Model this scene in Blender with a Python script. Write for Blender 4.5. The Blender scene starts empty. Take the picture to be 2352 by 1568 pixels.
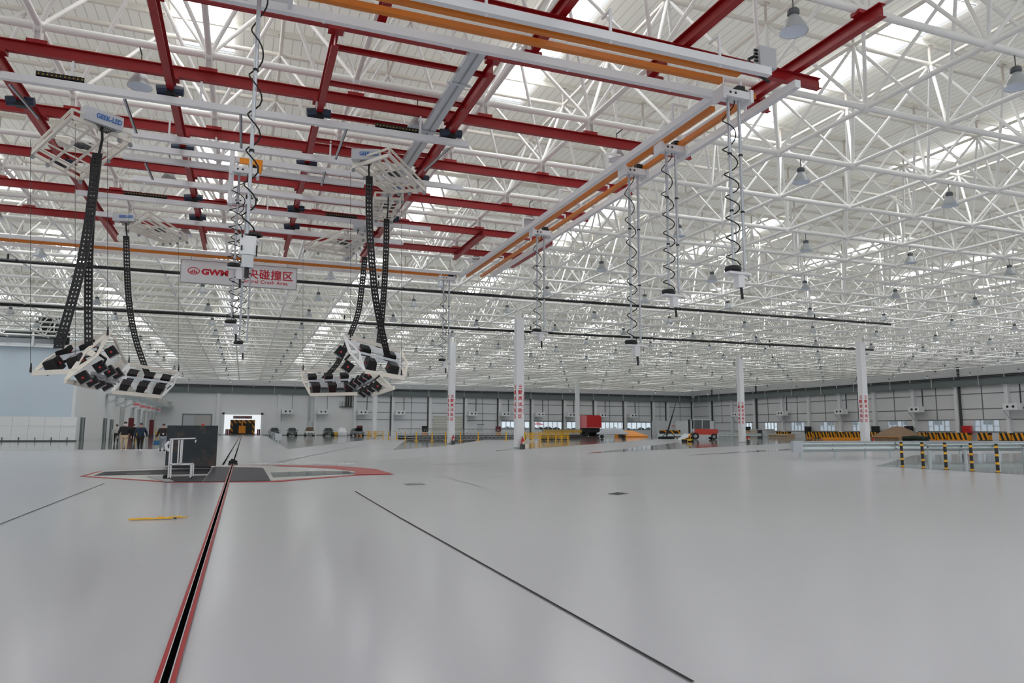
import bpy, math, random
from mathutils import Vector, Matrix
random.seed(7)
SC = bpy.context.scene
COL = SC.collection

# ------------------------------------------------------------------ camera
W, HH = 2352, 1568
CX, CY = W/2, HH/2
CAMH = 1.42
VPY, VPX = (560.0, 984.0), (5600.0, 1006.0)          # vanishing points of the hall's two directions
F = math.sqrt(-((VPY[0]-CX)*(VPX[0]-CX)+(VPY[1]-CY)*(VPX[1]-CY)))
def _d(p): return Vector((p[0]-CX, -(p[1]-CY), -F)).normalized()
EX = _d(VPX); EY = _d(VPY); EZ = EX.cross(EY).normalized(); EX = EY.cross(EZ)
R3 = Matrix((EX, EY, EZ))                              # camera axes -> world
CAM = Vector((0, 0, CAMH))
cd = bpy.data.cameras.new('camera'); co = bpy.data.objects.new('camera', cd); COL.objects.link(co)
cd.sensor_fit = 'HORIZONTAL'; cd.sensor_width = 36.0; cd.lens = 36.0*F/W
cd.clip_start = 0.1; cd.clip_end = 800
co.matrix_world = Matrix.Translation(CAM) @ R3.to_4x4()
SC.camera = co

# ------------------------------------------------------------------ world, light, exposure
wd = bpy.data.worlds.new('sky'); SC.world = wd; wd.use_nodes = True
bg = wd.node_tree.nodes['Background']
bg.inputs[0].default_value = (0.93, 0.97, 1.0, 1); bg.inputs[1].default_value = 1.35
SC.view_settings.view_transform = 'Standard'; SC.view_settings.look = 'None'
SC.view_settings.gamma = 1.0; SC.view_settings.use_curve_mapping = False
SC.view_settings.exposure = -0.58
cy = SC.cycles
cy.max_bounces = 7; cy.diffuse_bounces = 5; cy.glossy_bounces = 3; cy.transmission_bounces = 3
cy.transparent_max_bounces = 6; cy.sample_clamp_indirect = 8; cy.adaptive_threshold = 0.03
cy.caustics_reflective = False; cy.caustics_refractive = False
cy.use_denoising = True
SKY_PANE = 8.0

# ------------------------------------------------------------------ helpers: points
def ray(x, y): return R3 @ Vector((x-CX, -(y-CY), -F))
def G(x, y, z=0.0):
    r = ray(x, y); return CAM + r*((z-CAMH)/r.z)
def AY(x, y, Y):
    r = ray(x, y); return CAM + r*(Y/r.y)
def AX(x, y, X):
    r = ray(x, y); return CAM + r*(X/r.x)

# ------------------------------------------------------------------ helpers: materials
def mat(name, col, rough=0.5, metal=0.0, var=0.06, vscale=3.0, emit=0.0, spec=0.5, bump=0.0, coat=0.0):
    m = bpy.data.materials.new(name); m.use_nodes = True
    nt = m.node_tree; b = nt.nodes['Principled BSDF']
    b.inputs['Roughness'].default_value = rough; b.inputs['Metallic'].default_value = metal
    b.inputs['Specular IOR Level'].default_value = spec
    if coat: b.inputs['Coat Weight'].default_value = coat
    tc = nt.nodes.new('ShaderNodeTexCoord'); nz = nt.nodes.new('ShaderNodeTexNoise')
    nz.inputs['Scale'].default_value = vscale; nz.inputs['Detail'].default_value = 3
    nt.links.new(tc.outputs['Object'], nz.inputs['Vector'])
    mx = nt.nodes.new('ShaderNodeMix'); mx.data_type = 'RGBA'
    mx.inputs[6].default_value = tuple(c*(1-var) for c in col)+(1,)
    mx.inputs[7].default_value = tuple(min(1, c*(1+var)) for c in col)+(1,)
    nt.links.new(nz.outputs['Fac'], mx.inputs[0]); nt.links.new(mx.outputs[2], b.inputs['Base Color'])
    if bump:
        bp = nt.nodes.new('ShaderNodeBump'); bp.inputs['Strength'].default_value = bump; bp.inputs['Distance'].default_value = 0.02
        nt.links.new(nz.outputs['Fac'], bp.inputs['Height']); nt.links.new(bp.outputs['Normal'], b.inputs['Normal'])
    if emit:
        b.inputs['Emission Color'].default_value = tuple(col)+(1,); b.inputs['Emission Strength'].default_value = emit
    return m
def stripes(name, axis, period, duty, ca, cb, rough=0.5, slant=None):
    """two-colour pattern along an axis (object space), optionally slanted"""
    m = mat(name, ca, rough); nt = m.node_tree; b = nt.nodes['Principled BSDF']
    tc = nt.nodes.new('ShaderNodeTexCoord'); sp = nt.nodes.new('ShaderNodeSeparateXYZ')
    nt.links.new(tc.outputs['Object'], sp.inputs[0])
    v = sp.outputs[axis]
    if slant is not None:
        mu = nt.nodes.new('ShaderNodeMath'); mu.operation = 'MULTIPLY_ADD'
        nt.links.new(sp.outputs[slant[0]], mu.inputs[0]); mu.inputs[1].default_value = slant[1]
        nt.links.new(v, mu.inputs[2]); v = mu.outputs[0]
    d = nt.nodes.new('ShaderNodeMath'); d.operation = 'DIVIDE'; nt.links.new(v, d.inputs[0]); d.inputs[1].default_value = period
    fr = nt.nodes.new('ShaderNodeMath'); fr.operation = 'FRACT'; nt.links.new(d.outputs[0], fr.inputs[0])
    lt = nt.nodes.new('ShaderNodeMath'); lt.operation = 'LESS_THAN'; nt.links.new(fr.outputs[0], lt.inputs[0]); lt.inputs[1].default_value = duty
    mx = nt.nodes.new('ShaderNodeMix'); mx.data_type = 'RGBA'
    mx.inputs[6].default_value = tuple(ca)+(1,); mx.inputs[7].default_value = tuple(cb)+(1,)
    nt.links.new(lt.outputs[0], mx.inputs[0]); nt.links.new(mx.outputs[2], b.inputs['Base Color'])
    return m
M = {}
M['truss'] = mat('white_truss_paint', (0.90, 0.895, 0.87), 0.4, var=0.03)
M['top_rust'] = mat('weathered_joint_paint', (0.66, 0.60, 0.54), 0.6)
M['topchord'] = mat('beige_truss_paint', (0.84, 0.80, 0.73), 0.55, var=0.05)  # top chords in beige, close to the roof sheet colour
M['deck'] = stripes('ribbed_roof_sheet', 0, 0.33, 0.09, (0.90, 0.88, 0.81), (0.62, 0.60, 0.53), 0.6)
def translucent(m, frac):
    nt = m.node_tree; b = nt.nodes['Principled BSDF']; out = nt.nodes['Material Output']; tr = nt.nodes.new('ShaderNodeBsdfTranslucent'); mxs = nt.nodes.new('ShaderNodeMixShader'); mxs.inputs[0].default_value = frac
    nt.links.new(b.inputs['Base Color'].links[0].from_socket, tr.inputs['Color']); nt.links.new(b.outputs[0], mxs.inputs[1]); nt.links.new(tr.outputs[0], mxs.inputs[2]); nt.links.new(mxs.outputs[0], out.inputs['Surface'])
translucent(M['deck'], 0.22)  # added daylight leak through the sheet brightens the ceiling; real steel passes none
M['purlin'] = mat('roof_purlin_paint', (0.85, 0.83, 0.76), 0.6)
M['pane'] = mat('translucent_skylight', (0.96, 0.98, 1.0), 0.4, emit=SKY_PANE, var=0.01)
M['red'] = mat('red_girder_paint', (0.33, 0.006, 0.010), 0.38, var=0.08)
M['orange'] = mat('orange_rail', (0.66, 0.19, 0.012), 0.4)
M['white'] = mat('white_steel_paint', (0.82, 0.83, 0.85), 0.4, var=0.03)
M['cream'] = mat('cream_steel_paint', (0.82, 0.78, 0.70), 0.45, var=0.04)
M['alu'] = mat('aluminium', (0.50, 0.53, 0.57), 0.3, 0.6, var=0.03)
M['galv'] = mat('galvanised_steel', (0.50, 0.56, 0.58), 0.35, 0.5, var=0.08)
M['lgrey'] = mat('light_grey_paint', (0.62, 0.65, 0.68), 0.45)
M['grey'] = mat('grey_paint', (0.32, 0.34, 0.35), 0.5)
M['dgrey'] = mat('dark_grey_paint', (0.06, 0.068, 0.072), 0.5)
M['black'] = mat('black_plastic', (0.008, 0.008, 0.010), 0.45)
M['rubber'] = mat('black_rubber', (0.012, 0.012, 0.012), 0.7)
M['navy'] = mat('dark_blue_motor', (0.010, 0.022, 0.055), 0.4)
M['maroon'] = mat('maroon_lamp_side', (0.17, 0.018, 0.028), 0.35)
M['dial'] = mat('red_dial', (0.75, 0.05, 0.06), 0.4)
M['lens'] = mat('dark_lamp_glass', (0.035, 0.038, 0.042), 0.15, coat=0.5)
M['lampcap'] = mat('grey_lamp_cap', (0.10, 0.11, 0.12), 0.5)
M['shade'] = mat('lamp_shade_grey', (0.42, 0.44, 0.45), 0.35)
M['shadein'] = mat('lamp_reflector', (0.75, 0.82, 0.92), 0.3)
M['column'] = mat('white_column_paint', (0.84, 0.85, 0.88), 0.4, var=0.02)
M['redtext'] = mat('red_lettering', (0.62, 0.012, 0.03), 0.5)
M['bluetext'] = mat('blue_lettering', (0.03, 0.16, 0.50), 0.5)
M['blacktext'] = mat('black_lettering', (0.02, 0.02, 0.02), 0.5)
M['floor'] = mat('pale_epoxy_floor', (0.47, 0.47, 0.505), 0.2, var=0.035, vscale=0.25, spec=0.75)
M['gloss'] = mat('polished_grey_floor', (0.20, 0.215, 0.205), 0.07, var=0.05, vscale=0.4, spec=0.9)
M['joint'] = mat('dark_floor_joint', (0.05, 0.05, 0.05), 0.9, spec=0.0)
M['jointl'] = mat('faint_floor_joint', (0.20, 0.20, 0.21), 0.9, spec=0.0)
M['redfloor'] = mat('red_floor_paint', (0.36, 0.018, 0.018), 0.4, spec=0.2)
M['pitcover'] = mat('dark_pit_cover', (0.03, 0.03, 0.038), 0.45, var=0.3, vscale=1.5, spec=0.05)
M['pitgrey'] = mat('grey_pit_cover', (0.07, 0.07, 0.085), 0.5, var=0.2, vscale=1.5, spec=0.08)
M['pitpale'] = mat('pale_pit_cover', (0.55, 0.55, 0.53), 0.25)
M['slab'] = mat('scuffed_dark_steel', (0.028, 0.038, 0.046), 0.5, 0.2, var=0.4, vscale=2.5, bump=0.1)
_nt = M['slab'].node_tree; _b = _nt.nodes['Principled BSDF']; _c = _b.inputs['Base Color'].links[0].from_socket; _z = _nt.nodes.new('ShaderNodeTexNoise'); _z.inputs['Scale'].default_value = 1.7; _z.inputs['Detail'].default_value = 9
_z.inputs['Roughness'].default_value = 0.7; _r = _nt.nodes.new('ShaderNodeValToRGB'); _r.color_ramp.elements[0].position = 0.52; _r.color_ramp.elements[1].position = 0.68; _x = _nt.nodes.new('ShaderNodeMix'); _x.data_type = 'RGBA'
_nt.links.new([n for n in _nt.nodes if n.type == 'TEX_COORD'][0].outputs['Object'], _z.inputs['Vector']); _nt.links.new(_z.outputs['Fac'], _r.inputs[0]); _nt.links.new(_r.outputs[0], _x.inputs[0]); _nt.links.new(_c, _x.inputs[6]); _x.inputs[7].default_value = (0.12, 0.075, 0.055, 1); _nt.links.new(_x.outputs[2], _b.inputs['Base Color'])
M['void'] = mat('black_void', (0.002, 0.002, 0.002), 0.9, spec=0.0)
M['wallw'] = mat('white_wall_panel', (0.86, 0.87, 0.89), 0.5, var=0.02, vscale=0.3)
M['wallg'] = mat('grey_wall_panel', (0.80, 0.82, 0.85), 0.5, var=0.03, vscale=0.3)
M['wallr'] = mat('side_wall_panel', (0.74, 0.75, 0.77), 0.5, var=0.04, vscale=0.3)
M['wallb'] = mat('pale_blue_wall', (0.66, 0.76, 0.86), 0.5, var=0.05, vscale=0.15)
M['girt'] = mat('grey_girt', (0.17, 0.20, 0.21), 0.5)
M['ycol'] = mat('yellow_paint', (0.85, 0.48, 0.02), 0.4)
M['obar'] = mat('orange_plastic', (0.90, 0.30, 0.01), 0.45)
M['hazard'] = stripes('hazard_stripes', 1, 0.8, 0.5, (0.80, 0.33, 0.01), (0.012, 0.010, 0.008), 0.45, slant=(2, -0.35))
M['hazardx'] = stripes('hazard_stripes_front', 0, 1.0, 0.5, (0.80, 0.33, 0.01), (0.012, 0.010, 0.008), 0.45, slant=(2, 0.8))
M['bollard'] = stripes('bollard_bands', 2, 0.285, 0.28, (0.012, 0.012, 0.014), (0.88, 0.45, 0.01), 0.35)
M['sand'] = mat('brown_sand', (0.27, 0.18, 0.115), 0.9, var=0.25, vscale=2.0, bump=0.6)
M['net'] = mat('dark_green_net', (0.012, 0.022, 0.014), 0.8)
M['sheet'] = mat('white_cloth_cover', (0.72, 0.73, 0.76), 0.7, bump=0.5)
M['sheetg'] = mat('grey_cloth_cover', (0.50, 0.53, 0.58), 0.7, bump=0.5)
M['glass'] = mat('dark_glass', (0.02, 0.03, 0.035), 0.08, coat=0.3)
M['cargreen'] = mat('dark_green_car_paint', (0.035, 0.055, 0.05), 0.25, coat=0.5)
M['carsilver'] = mat('silver_car_paint', (0.22, 0.23, 0.25), 0.3, coat=0.5)
M['carwhite'] = mat('white_car_paint', (0.75, 0.76, 0.77), 0.3, coat=0.5)
M['fork_red'] = mat('forklift_red', (0.60, 0.05, 0.03), 0.35)
M['ext_red'] = mat('extinguisher_red', (0.55, 0.015, 0.02), 0.3)
M['skin'] = mat('skin', (0.62, 0.36, 0.26), 0.55)
M['hair'] = mat('black_hair', (0.012, 0.010, 0.009), 0.6)
M['c_black'] = mat('black_cloth', (0.012, 0.012, 0.014), 0.8)
M['c_navy'] = mat('navy_cloth', (0.012, 0.030, 0.06), 0.8)
M['c_beige'] = mat('beige_cloth', (0.60, 0.45, 0.31), 0.8)
M['c_grey'] = mat('grey_cloth', (0.30, 0.34, 0.38), 0.8)
M['c_brown'] = mat('dark_brown_cloth', (0.03, 0.018, 0.016), 0.8)
M['c_pale'] = mat('pale_grey_cloth', (0.50, 0.50, 0.47), 0.8)
M['c_white'] = mat('white_cloth', (0.85, 0.86, 0.88), 0.7)
M['c_blue'] = mat('blue_bag_cloth', (0.03, 0.13, 0.25), 0.7)
M['c_red'] = mat('red_cap_cloth', (0.60, 0.02, 0.03), 0.7)
M['roller'] = stripes('roller_shutter', 2, 0.62, 0.12, (0.66, 0.66, 0.60), (0.22, 0.23, 0.21), 0.5)
M['stone'] = mat('outdoor_paving', (0.65, 0.66, 0.66), 0.8)
M['outdark'] = mat('outdoor_hedge', (0.02, 0.035, 0.03), 0.9, var=0.5, vscale=0.8)
M['outwhite'] = mat('outdoor_white_building', (0.85, 0.87, 0.90), 0.8, emit=0.0)
M['pinkred'] = mat('faded_red_paint', (0.80, 0.25, 0.28), 0.6)
g = bpy.data.materials.new('clear_window_glass'); g.use_nodes = True
_n = g.node_tree; _n.nodes.clear()
_o = _n.nodes.new('ShaderNodeOutputMaterial'); _t = _n.nodes.new('ShaderNodeBsdfTransparent'); _t.inputs[0].default_value = (.93, .97, 1, 1)
_g = _n.nodes.new('ShaderNodeBsdfGlossy'); _g.inputs['Roughness'].default_value = 0.05
_m = _n.nodes.new('ShaderNodeMixShader'); _m.inputs[0].default_value = 0.08
_n.links.new(_t.outputs[0], _m.inputs[1]); _n.links.new(_g.outputs[0], _m.inputs[2]); _n.links.new(_m.outputs[0], _o.inputs[0])
M['clear'] = g

# ------------------------------------------------------------------ helpers: meshes
class MB:
    def __init__(s): s.v = []; s.f = []; s.m = []
    def add(s, vs, fs, mi=0):
        k = len(s.v); s.v += [tuple(v) for v in vs]; s.f += [tuple(i+k for i in f) for f in fs]; s.m += [mi]*len(fs); return s
    def box(s, x0, x1, y0, y1, z0, z1, mi=0):
        return s.add([(x0,y0,z0),(x1,y0,z0),(x1,y1,z0),(x0,y1,z0),(x0,y0,z1),(x1,y0,z1),(x1,y1,z1),(x0,y1,z1)],
            [(3,2,1,0),(4,5,6,7),(0,1,5,4),(1,2,6,5),(2,3,7,6),(3,0,4,7)], mi)
    def bar(s, a, b, w, h, up=(0,0,1), mi=0):
        a = Vector(a); b = Vector(b); d = (b-a).normalized(); u = Vector(up)
        if abs(d.dot(u)) > 0.98: u = Vector((1,0,0))
        sx = d.cross(u).normalized()*w/2; sz = sx.cross(d).normalized()*h/2
        vs = [p+q for p in (a, b) for q in (-sx-sz, sx-sz, sx+sz, -sx+sz)]
        return s.add(vs, [(0,1,2,3),(7,6,5,4),(0,4,5,1),(1,5,6,2),(2,6,7,3),(3,7,4,0)], mi)
    def tube(s, a, b, r, n=8, r2=None, mi=0, cap=True):
        a = Vector(a); b = Vector(b); d = (b-a).normalized(); r2 = r if r2 is None else r2
        u = Vector((0,0,1)) if abs(d.z) < 0.9 else Vector((1,0,0))
        x = d.cross(u).normalized(); y = x.cross(d)
        vs = []
        for p, rr in ((a, r), (b, r2)):
            for i in range(n):
                t = 2*math.pi*i/n; vs.append(p + x*(rr*math.cos(t)) + y*(rr*math.sin(t)))
        fs = [(i, i+n, (i+1) % n+n, (i+1) % n) for i in range(n)]
        if cap: fs += [tuple(range(n)), tuple(range(2*n-1, n-1, -1))]
        return s.add(vs, fs, mi)
    def path(s, pts, r, n=6, mi=0):
        pts = [Vector(p) for p in pts]; rings = []; fr = None
        for k, p in enumerate(pts):
            d = (pts[min(k+1, len(pts)-1)]-pts[max(k-1, 0)]).normalized()
            if fr is None:
                u = Vector((0,0,1)) if abs(d.z) < 0.9 else Vector((1,0,0)); fr = d.cross(u).normalized()
            fr = (fr - d*fr.dot(d)).normalized(); y = d.cross(fr)
            rings.append([p + fr*(r*math.cos(2*math.pi*i/n)) + y*(r*math.sin(2*math.pi*i/n)) for i in range(n)])
        vs = [v for rg in rings for v in rg]; fs = []
        for k in range(len(pts)-1):
            fs += [(k*n+i, k*n+(i+1) % n, (k+1)*n+(i+1) % n, (k+1)*n+i) for i in range(n)]
        fs += [tuple(range(n-1, -1, -1)), tuple(range(len(vs)-n, len(vs)))]
        return s.add(vs, fs, mi)
    def lathe(s, c, prof, n=12, mi=0):
        c = Vector(c); vs = []; fs = []
        for r, z in prof:
            vs += [c+Vector((r*math.cos(2*math.pi*i/n), r*math.sin(2*math.pi*i/n), z)) for i in range(n)]
        for k in range(len(prof)-1):
            fs += [(k*n+i, k*n+(i+1) % n, (k+1)*n+(i+1) % n, (k+1)*n+i) for i in range(n)]
        return s.add(vs, fs, mi)
    def ball(s, c, r, n=8, mi=0, sc=(1,1,1)):
        c = Vector(c); k = max(4, n//2); vs = [c+Vector((0,0,-r*sc[2]))]; fs = []
        for j in range(1, k):
            t = -math.pi/2+math.pi*j/k
            for i in range(n):
                q = 2*math.pi*i/n; vs.append(c+Vector((r*sc[0]*math.cos(t)*math.cos(q), r*sc[1]*math.cos(t)*math.sin(q), r*sc[2]*math.sin(t))))
        vs.append(c+Vector((0,0,r*sc[2]))); L = len(vs)-1
        for i in range(n):
            fs.append((0, 1+(i+1) % n, 1+i)); fs.append((L, L-n+i, L-n+(i+1) % n))
        for j in range(k-2):
            b = 1+j*n; fs += [(b+i, b+(i+1) % n, b+n+(i+1) % n, b+n+i) for i in range(n)]
        return s.add(vs, fs, mi)
    def prism(s, poly, z0, z1, mi=0, T=None):
        n = len(poly); vs = [Vector((p[0], p[1], z0)) for p in poly]+[Vector((p[0], p[1], z1)) for p in poly]
        if T: vs = [T(v) for v in vs]
        return s.add(vs, [tuple(range(n-1, -1, -1)), tuple(range(n, 2*n))]+[(i, (i+1) % n, n+(i+1) % n, n+i) for i in range(n)], mi)
    def slabq(s, q, t, mi=0):
        """a thin plate over the polygon q (3-D points) with thickness t"""
        q = [Vector(p) for p in q]; nn = (q[1]-q[0]).cross(q[2]-q[0]).normalized()*t/2; n = len(q)
        vs = [p-nn for p in q]+[p+nn for p in q]
        return s.add(vs, [tuple(range(n-1, -1, -1)), tuple(range(n, 2*n))]+[(i, (i+1) % n, n+(i+1) % n, n+i) for i in range(n)], mi)
    def ibeam(s, a, b, w, h, tf=0.022, tw=0.016, mi=0):
        """I section, a/b = centre of the bottom face"""
        a = Vector(a); b = Vector(b); up = Vector((0,0,1))
        s.bar(a+up*tf/2, b+up*tf/2, w, tf, mi=mi); s.bar(a+up*(h-tf/2), b+up*(h-tf/2), w, tf, mi=mi)
        return s.bar(a+up*h/2, b+up*h/2, tw, h-2*tf, mi=mi)
    def build(s, name, m, parent=None, smooth=False):
        me = bpy.data.meshes.new(name)
        off = Vector((0,0,0))
        if parent is not None:
            p = parent
            while p is not None: off += p.location; p = p.parent
        me.from_pydata([tuple(Vector(v)-off) for v in s.v], [], s.f)
        for x in (m if isinstance(m, (list, tuple)) else [m]): me.materials.append(x)
        if any(s.m): me.polygons.foreach_set('material_index', s.m)
        if smooth: me.polygons.foreach_set('use_smooth', [True]*len(s.f))
        me.validate(); o = bpy.data.objects.new(name, me); COL.objects.link(o); o.parent = parent
        return o
def tag(o, label, cat=None, group=None, kind=None):
    if label: o['label'] = label
    if cat: o['category'] = cat
    if group: o['group'] = group
    if kind: o['kind'] = kind
    return o
def T(name, label, cat, loc=(0,0,0), group=None, kind=None):
    o = bpy.data.objects.new(name, None); COL.objects.link(o); o.location = Vector(loc); o.empty_display_size = 0.2
    return tag(o, label, cat, group, kind)
def S(mb, name, m, label, smooth=False):
    o = mb.build(name, m, None, smooth); tag(o, label, None, None, 'structure'); return o
def dup(o, loc=None, rz=None, label=None, group=None, parent=None):
    c = o.copy(); COL.objects.link(c)
    if parent is not None: c.parent = parent
    for ch in list(o.children): dup(ch, parent=c)
    if loc is not None: c.location = Vector(loc)
    if rz is not None: c.rotation_euler = (0, 0, rz)
    if label: c['label'] = label
    if group: c['group'] = group
    return c
def txt(body, size, origin, xd, yd, m, parent, name='lettering', bold=0.0, depth=0.004, squeeze=None, center=True, space=1.0):
    """flat lettering as mesh; xd / yd = directions of reading and of up"""
    c = bpy.data.curves.new('lettering', 'FONT'); c.body = body; c.size = size; c.offset = bold; c.extrude = depth; c.resolution_u = 3
    c.space_character = space
    if center: c.align_x = 'CENTER'
    o = bpy.data.objects.new('tmp', c); COL.objects.link(o)
    me = bpy.data.meshes.new_from_object(o.evaluated_get(bpy.context.evaluated_depsgraph_get()))
    bpy.data.objects.remove(o)
    off = Vector((0,0,0)); p = parent
    while p is not None: off += p.location; p = p.parent
    xd = Vector(xd).normalized(); yd = Vector(yd).normalized(); zd = xd.cross(yd); og = Vector(origin)
    sq = squeeze or 1.0
    for v in me.vertices: v.co = og + xd*v.co.x*sq + yd*v.co.y + zd*v.co.z - off
    me.materials.clear(); me.materials.append(m); me.name = name
    r = bpy.data.objects.new(name, me); COL.objects.link(r); r.parent = parent
    return r
def emblem(c, xd, yd, r, m, parent):
    """oval ring with the two-leaf peak inside"""
    xd = Vector(xd).normalized(); yd = Vector(yd).normalized(); zd = xd.cross(yd); c = Vector(c)
    P = lambda x, y, z=0: c + xd*x*r + yd*y*r + zd*z
    mb = MB(); n = 24
    for i in range(n):
        a = 2*math.pi*i/n; b = 2*math.pi*(i+1)/n
        mb.slabq([P(1.3*math.cos(a), math.sin(a)*0.85), P(1.3*math.cos(b), math.sin(b)*0.85), P(1.12*math.cos(b), math.sin(b)*0.69), P(1.12*math.cos(a), math.sin(a)*0.69)], 0.006)
    mb.slabq([P(-0.08, 0.45), P(-0.08, -0.55), P(-0.28, -0.55), P(-0.34, 0.0)], 0.006); mb.slabq([P(0.08, 0.45), P(0.34, 0.0), P(0.28, -0.55), P(0.08, -0.55)], 0.006)
    mb.slabq([P(-0.42, 0.1), P(-0.40, -0.55), P(-0.85, -0.35)], 0.006); mb.slabq([P(0.42, 0.1), P(0.85, -0.35), P(0.40, -0.55)], 0.006)
    return mb.build('emblem', m, parent)
ORD = ['first', 'second', 'third', 'fourth', 'fifth', 'sixth', 'seventh', 'eighth', 'ninth', 'tenth', 'eleventh', 'twelfth', 'thirteenth',
       'fourteenth', 'fifteenth', 'sixteenth', 'seventeenth', 'eighteenth', 'nineteenth', 'twentieth'] + ['%dth' % i for i in range(21, 80)]
ORD[20] = '21st'; ORD[21] = '22nd'; ORD[22] = '23rd'

# ------------------------------------------------------------------ hall dimensions
YW, XR, XL = 165.0, 114.0, -17.5
ZN, ZT, ZD = 11.0, 14.3, 15.2                           # bottom nodes, top nodes, roof deck
ZG = 10.25                                             # underside of the red girders

# floor
mb = MB(); mb.box(-46, XR, -62, YW, -0.3, 0.0); S(mb, 'floor', M['floor'], 'pale grey epoxy floor of the hall')
def fpoly(name, pts, m, label, z=0.004, px=True):
    pp = [G(*p) if px else Vector((p[0], p[1], 0)) for p in pts]
    a = sum(pp[i].x*pp[(i+1) % len(pp)].y-pp[(i+1) % len(pp)].x*pp[i].y for i in range(len(pp)))
    if a < 0: pp.reverse()
    mb = MB(); n = len(pp)
    mb.add([(p.x, p.y, z) for p in pp], [tuple(range(n))]); return S(mb, name, m, label)
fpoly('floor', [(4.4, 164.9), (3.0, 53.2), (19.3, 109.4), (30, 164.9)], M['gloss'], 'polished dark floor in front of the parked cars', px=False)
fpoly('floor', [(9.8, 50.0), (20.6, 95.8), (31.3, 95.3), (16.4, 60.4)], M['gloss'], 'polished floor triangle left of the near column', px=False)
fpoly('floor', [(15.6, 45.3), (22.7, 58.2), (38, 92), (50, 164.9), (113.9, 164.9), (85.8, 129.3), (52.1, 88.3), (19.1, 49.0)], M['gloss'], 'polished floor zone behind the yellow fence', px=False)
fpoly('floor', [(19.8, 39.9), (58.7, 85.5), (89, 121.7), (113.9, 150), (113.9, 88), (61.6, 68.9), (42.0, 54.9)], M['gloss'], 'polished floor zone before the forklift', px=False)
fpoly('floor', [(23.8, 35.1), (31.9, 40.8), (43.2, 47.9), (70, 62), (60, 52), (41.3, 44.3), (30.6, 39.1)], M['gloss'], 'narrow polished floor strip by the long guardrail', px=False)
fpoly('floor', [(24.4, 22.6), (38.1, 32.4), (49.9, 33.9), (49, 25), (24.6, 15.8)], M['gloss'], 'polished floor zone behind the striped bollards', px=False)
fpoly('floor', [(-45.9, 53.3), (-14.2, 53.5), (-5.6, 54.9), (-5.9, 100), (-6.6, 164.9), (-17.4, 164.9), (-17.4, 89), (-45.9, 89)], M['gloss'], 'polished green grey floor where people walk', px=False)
# floor joints
tn = [0]
def joint(a, b, w, m, label):
    A = G(*a); B = G(*b); A.z = B.z = 0; d = (B-A).normalized(); n = Vector((-d.y, d.x, 0))*w/2; tn[0] += 1
    mb = MB(); mb.add([(p.x, p.y, 0.008) for p in (A-n, B-n, B+n, A+n)], [(0,1,2,3)])
    S(mb, 'trim_%d' % tn[0], m, label)
joint((815, 1128), (920, 1190), 0.022, M['joint'], 'dark slot leaving the crash pit towards the viewer'); 
joint((920, 1190), (1592, 1568), 0.024, M['joint'], 'dark slot running down the floor to the lower right')
joint((0, 1204), (240, 1110), 0.02, M['joint'], 'dark slot at the left edge of the floor')
joint((0, 1136.8), (1106, 1118.2), 0.02, M['jointl'], 'faint joint crossing the floor in front of the pit')
joint((1030, 1098), (1106, 1118), 0.02, M['jointl'], 'faint slanted joint right of the pit')
for k, (a, b) in enumerate([((614, 1066.5), (880, 1013)), ((692, 1068.6), (1290, 1034)), ((880, 1071.5), (1700, 1040)), ((900, 1078), (2000, 1047)), ((900, 1084), (2352, 1062)), ((1000, 1095.3), (2352, 1083))]):
    joint(a, b, 0.05 if k < 3 else 0.035, M['jointl'], 'thin guide slot fanning out from the pit, %s from the left' % ORD[k])
# crash pit
OCT = [(-4.46, 24.4), (-4.42, 26.9), (-2.68, 29.1), (-0.88, 30.1), (1.11, 29.9), (3.54, 28.5), (4.5, 25.9), (4.52, 22.75), (3.32, 22.6), (0.91, 20.45), (-1.71, 21.0)]
pit = T('pit_cover', 'octagonal crash pit cover with dark panels and red border in the floor', 'floor cover', (0, 25, 0))
mb = MB(); mb.prism(OCT[::-1], 0.0, 0.010); mb.build('border', M['redfloor'], pit)
def inset(P, k, z0, z1, name, m):
    mb = MB(); mb.prism([tuple(p) for p in P][::-1], z0, z1); mb.build(name, m, pit)
c0 = Vector((0.0, 25.2))
inner = [tuple(c0+(Vector(p)-c0)*0.965) for p in OCT]
inset([inner[0], inner[1], inner[2], inner[3], (1.0, 29.3), (0.72, 20.75), inner[10]], 0, 0.006, 0.016, 'pale_panel', M['pitpale'])
inset([(0.72, 20.75), (1.0, 29.3), (3.0, 28.3), (4.25, 25.0), (3.2, 22.75)], 0, 0.006, 0.016, 'pale_panel', M['pitpale'])
inset([(-0.95, 20.9), (-0.95, 28.9), (0.72, 27.6), (0.75, 20.75)], 0, 0.012, 0.022, 'grey_panel', M['pitgrey'])
inset([(-1.66, 21.1), (-2.2, 23.3), (-0.97, 23.5), (-0.97, 20.95)], 0, 0.012, 0.022, 'dark_panel', M['pitcover'])
inset([(-4.1, 24.45), (-4.15, 26.4), (-2.6, 27.2), (-1.0, 27.4), (-1.0, 24.5)], 0, 0.012, 0.022, 'dark_panel', M['pitcover'])
inset([(0.86, 22.2), (0.86, 24.6), (2.6, 25.0), (3.35, 24.4), (3.5, 23.2), (2.0, 22.6)], 0, 0.012, 0.022, 'glossy_panel', M['gloss'])
inset([(3.3, 22.75), (3.55, 24.6), (2.9, 26.6), (1.1, 28.9), (2.2, 29.1), (3.4, 28.4), (4.4, 25.9), (4.42, 22.8)], 0, 0.012, 0.024, 'red_panel', M['redfloor'])
inset([(-1.66, 21.1), (-1.9, 21.1), (-2.6, 23.6), (-2.2, 23.6)], 0, 0.022, 0.030, 'grey_strip', M['grey'])
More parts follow.
